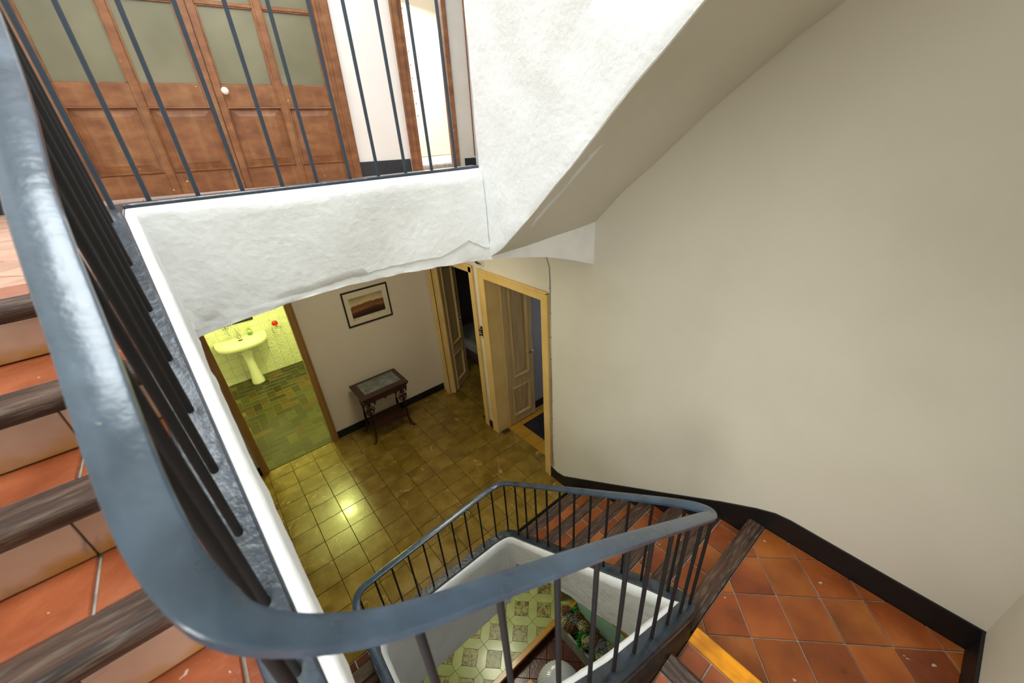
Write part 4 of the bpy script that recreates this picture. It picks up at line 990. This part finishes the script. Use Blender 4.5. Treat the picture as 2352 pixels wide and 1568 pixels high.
F = [(l * 4 + i, l * 4 + (i + 1) % 4, l * 4 + 4 + (i + 1) % 4, l * 4 + 4 + i) for l in range(3) for i in range(4)] + [(0, 3, 2, 1)]
put('box', m.add(V, F), 'planter', pl_)
put('soil', MB().box(px0 + .03, px1 - .03, py0 + .03, py1 - .03, pz1 - .08, pz1 - .035), 'soil', pl_)
def head(seed, n=150, r=.078):
    rnd = random.Random(seed); m = MB()
    for i in range(n):
        z = 1 - 1.7 * (i + .5) / n; a = i * 2.39996; q = math.sqrt(max(0, 1 - z * z))
        d = Vector((q * math.cos(a), q * math.sin(a), z)); rr = r * (1 + rnd.uniform(-.14, .14) + .12 * noise.noise(d * 2.5 + Vector((seed, 0, 0))))
        d2 = (d + Vector((rnd.uniform(-.5, .5), rnd.uniform(-.5, .5), rnd.uniform(-.5, .5)))).normalized()
        t = d2.orthogonal().normalized(); b = d2.cross(t); s = rnd.uniform(.011, .018); c = d * rr
        m.add([c + t * s, c + b * s * .9 + d2 * .004, c - t * s, c - b * s * .9 + d2 * .004, c + d2 * .006], [(0, 1, 4), (1, 2, 4), (2, 3, 4), (3, 0, 4)])
    m.lathe([(.01, -.8 * r), (r * .8, -.4 * r), (r * .86, .1 * r), (r * .6, .6 * r), (.01, .84 * r)], k=10)
    return m
heads = {c: [head(s + i, r=.07 + .012 * i).mesh('flower_head', 'petal_' + c) for i in range(2)] for s, c in ((1, 'brown'), (11, 'cream'), (21, 'grey'))}
for c, L_ in (('brown', [(.91, -1.51), (.97, -1.69), (.76, -1.70), (1.0, -1.95), (.93, -2.04)]), ('cream', [(.75, -1.58), (.92, -1.80), (.79, -1.97), (.80, -2.22), (1.0, -2.2)]), ('grey', [(.86, -1.60), (.87, -1.70), (.95, -2.14), (.87, -2.13), (.92, -2.22)])):
    for i, (x, y) in enumerate(L_):
        o = link('flower_head', heads[c][i % 2], pl_, (.70 + (x - .70) * .78, y, -2.80 + .02 * ((i * 7) % 3 - 1))); o.rotation_euler.z = i * 1.3
def fern(seed):
    rnd = random.Random(seed); m = MB()
    for i in range(70):
        a = rnd.uniform(0, 2 * PI); l = rnd.uniform(.05, .11); e = rnd.uniform(.2, 1.2)
        b = Vector((math.cos(a) * .03 * rnd.random(), math.sin(a) * .03 * rnd.random(), rnd.uniform(-.03, .03))); t = Vector((math.cos(a) * math.cos(e), math.sin(a) * math.cos(e), math.sin(e)))
        s = t.cross(Vector((0, 0, 1))).normalized() * rnd.uniform(.008, .016)
        m.add([b, b + t * l * .5 + s, b + t * l + Vector((0, 0, -.01)), b + t * l * .5 - s, b + t * l * .5 + Vector((0, 0, .004))], [(0, 1, 4), (1, 2, 4), (2, 3, 4), (3, 0, 4)])
    return m
for i, (x, y) in enumerate(((.82, -1.80), (.75, -1.90), (.78, -2.09), (.73, -2.16), (.85, -1.90), (.98, -1.58))):
    put('fern', fern(i), 'leaf_green', pl_, loc=(.70 + (x - .70) * .78, y, -2.85))
# ribbed globe lamp on a tall stand
lp = thing('floor_lamp', 'ribbed white globe lamp standing on the dark tiles at the well bottom', 'lamp', (-.16, -2.36, GZ - R))
gx, gy, gz = -.172, -2.371, -1.635; m = MB(); k = 80; rg = .222; V = []; nr = 18
for i in range(nr + 1):
    a = PI * (.03 + .94 * i / nr)
    for j in range(k):
        r = rg * math.sin(a) * (1 + (.03 if j % 2 else 0)); V.append((gx + r * math.cos(2 * PI * j / k), gy + r * math.sin(2 * PI * j / k), gz - rg * math.cos(a)))
F = [(i * k + j, i * k + (j + 1) % k, (i + 1) * k + (j + 1) % k, (i + 1) * k + j) for i in range(nr) for j in range(k)] + [tuple(range(k))[::-1], tuple(range(nr * k, nr * k + k))]
put('globe', m.add(V, F), 'opal', lp)
put('stem', MB().tube([(gx, gy, GZ - R), (gx, gy, gz - rg + .03)], .014, 10), 'iron', lp, smooth=True)
put('foot', MB().lathe([(.15, 0), (.15, .015), (.05, .03), (.02, .05)], (gx, gy, GZ - R), 20), 'iron', lp, smooth=True)

# ---- stub of an old pipe over the tan door
ps = thing('pipe_stub', 'short rusty pipe end in bare plaster above the corner of the tan door', 'pipe', (.72, -.38, 2.25))
put('pipe', MB().tube([(.727, -.33, 2.262), (.70, -.345, 2.256), (.688, -.385, 2.252), (.69, -.425, 2.25)], .009, 8), 'curb_dark', ps, smooth=True)
pm = MB(); pv = []
for i in range(14):
    a = 2 * PI * i / 14; r = 1 + .25 * noise.noise((i * .9, 3, 3)); pv.append((-.39 + .07 * r * math.cos(a), 2.245 + .045 * r * math.sin(a)))
put('plaster_patch', pm.prism(pv, lambda p: (.7195, p[0], p[1]), lambda p: (.726, p[0], p[1])), 'off_plaster', ps)
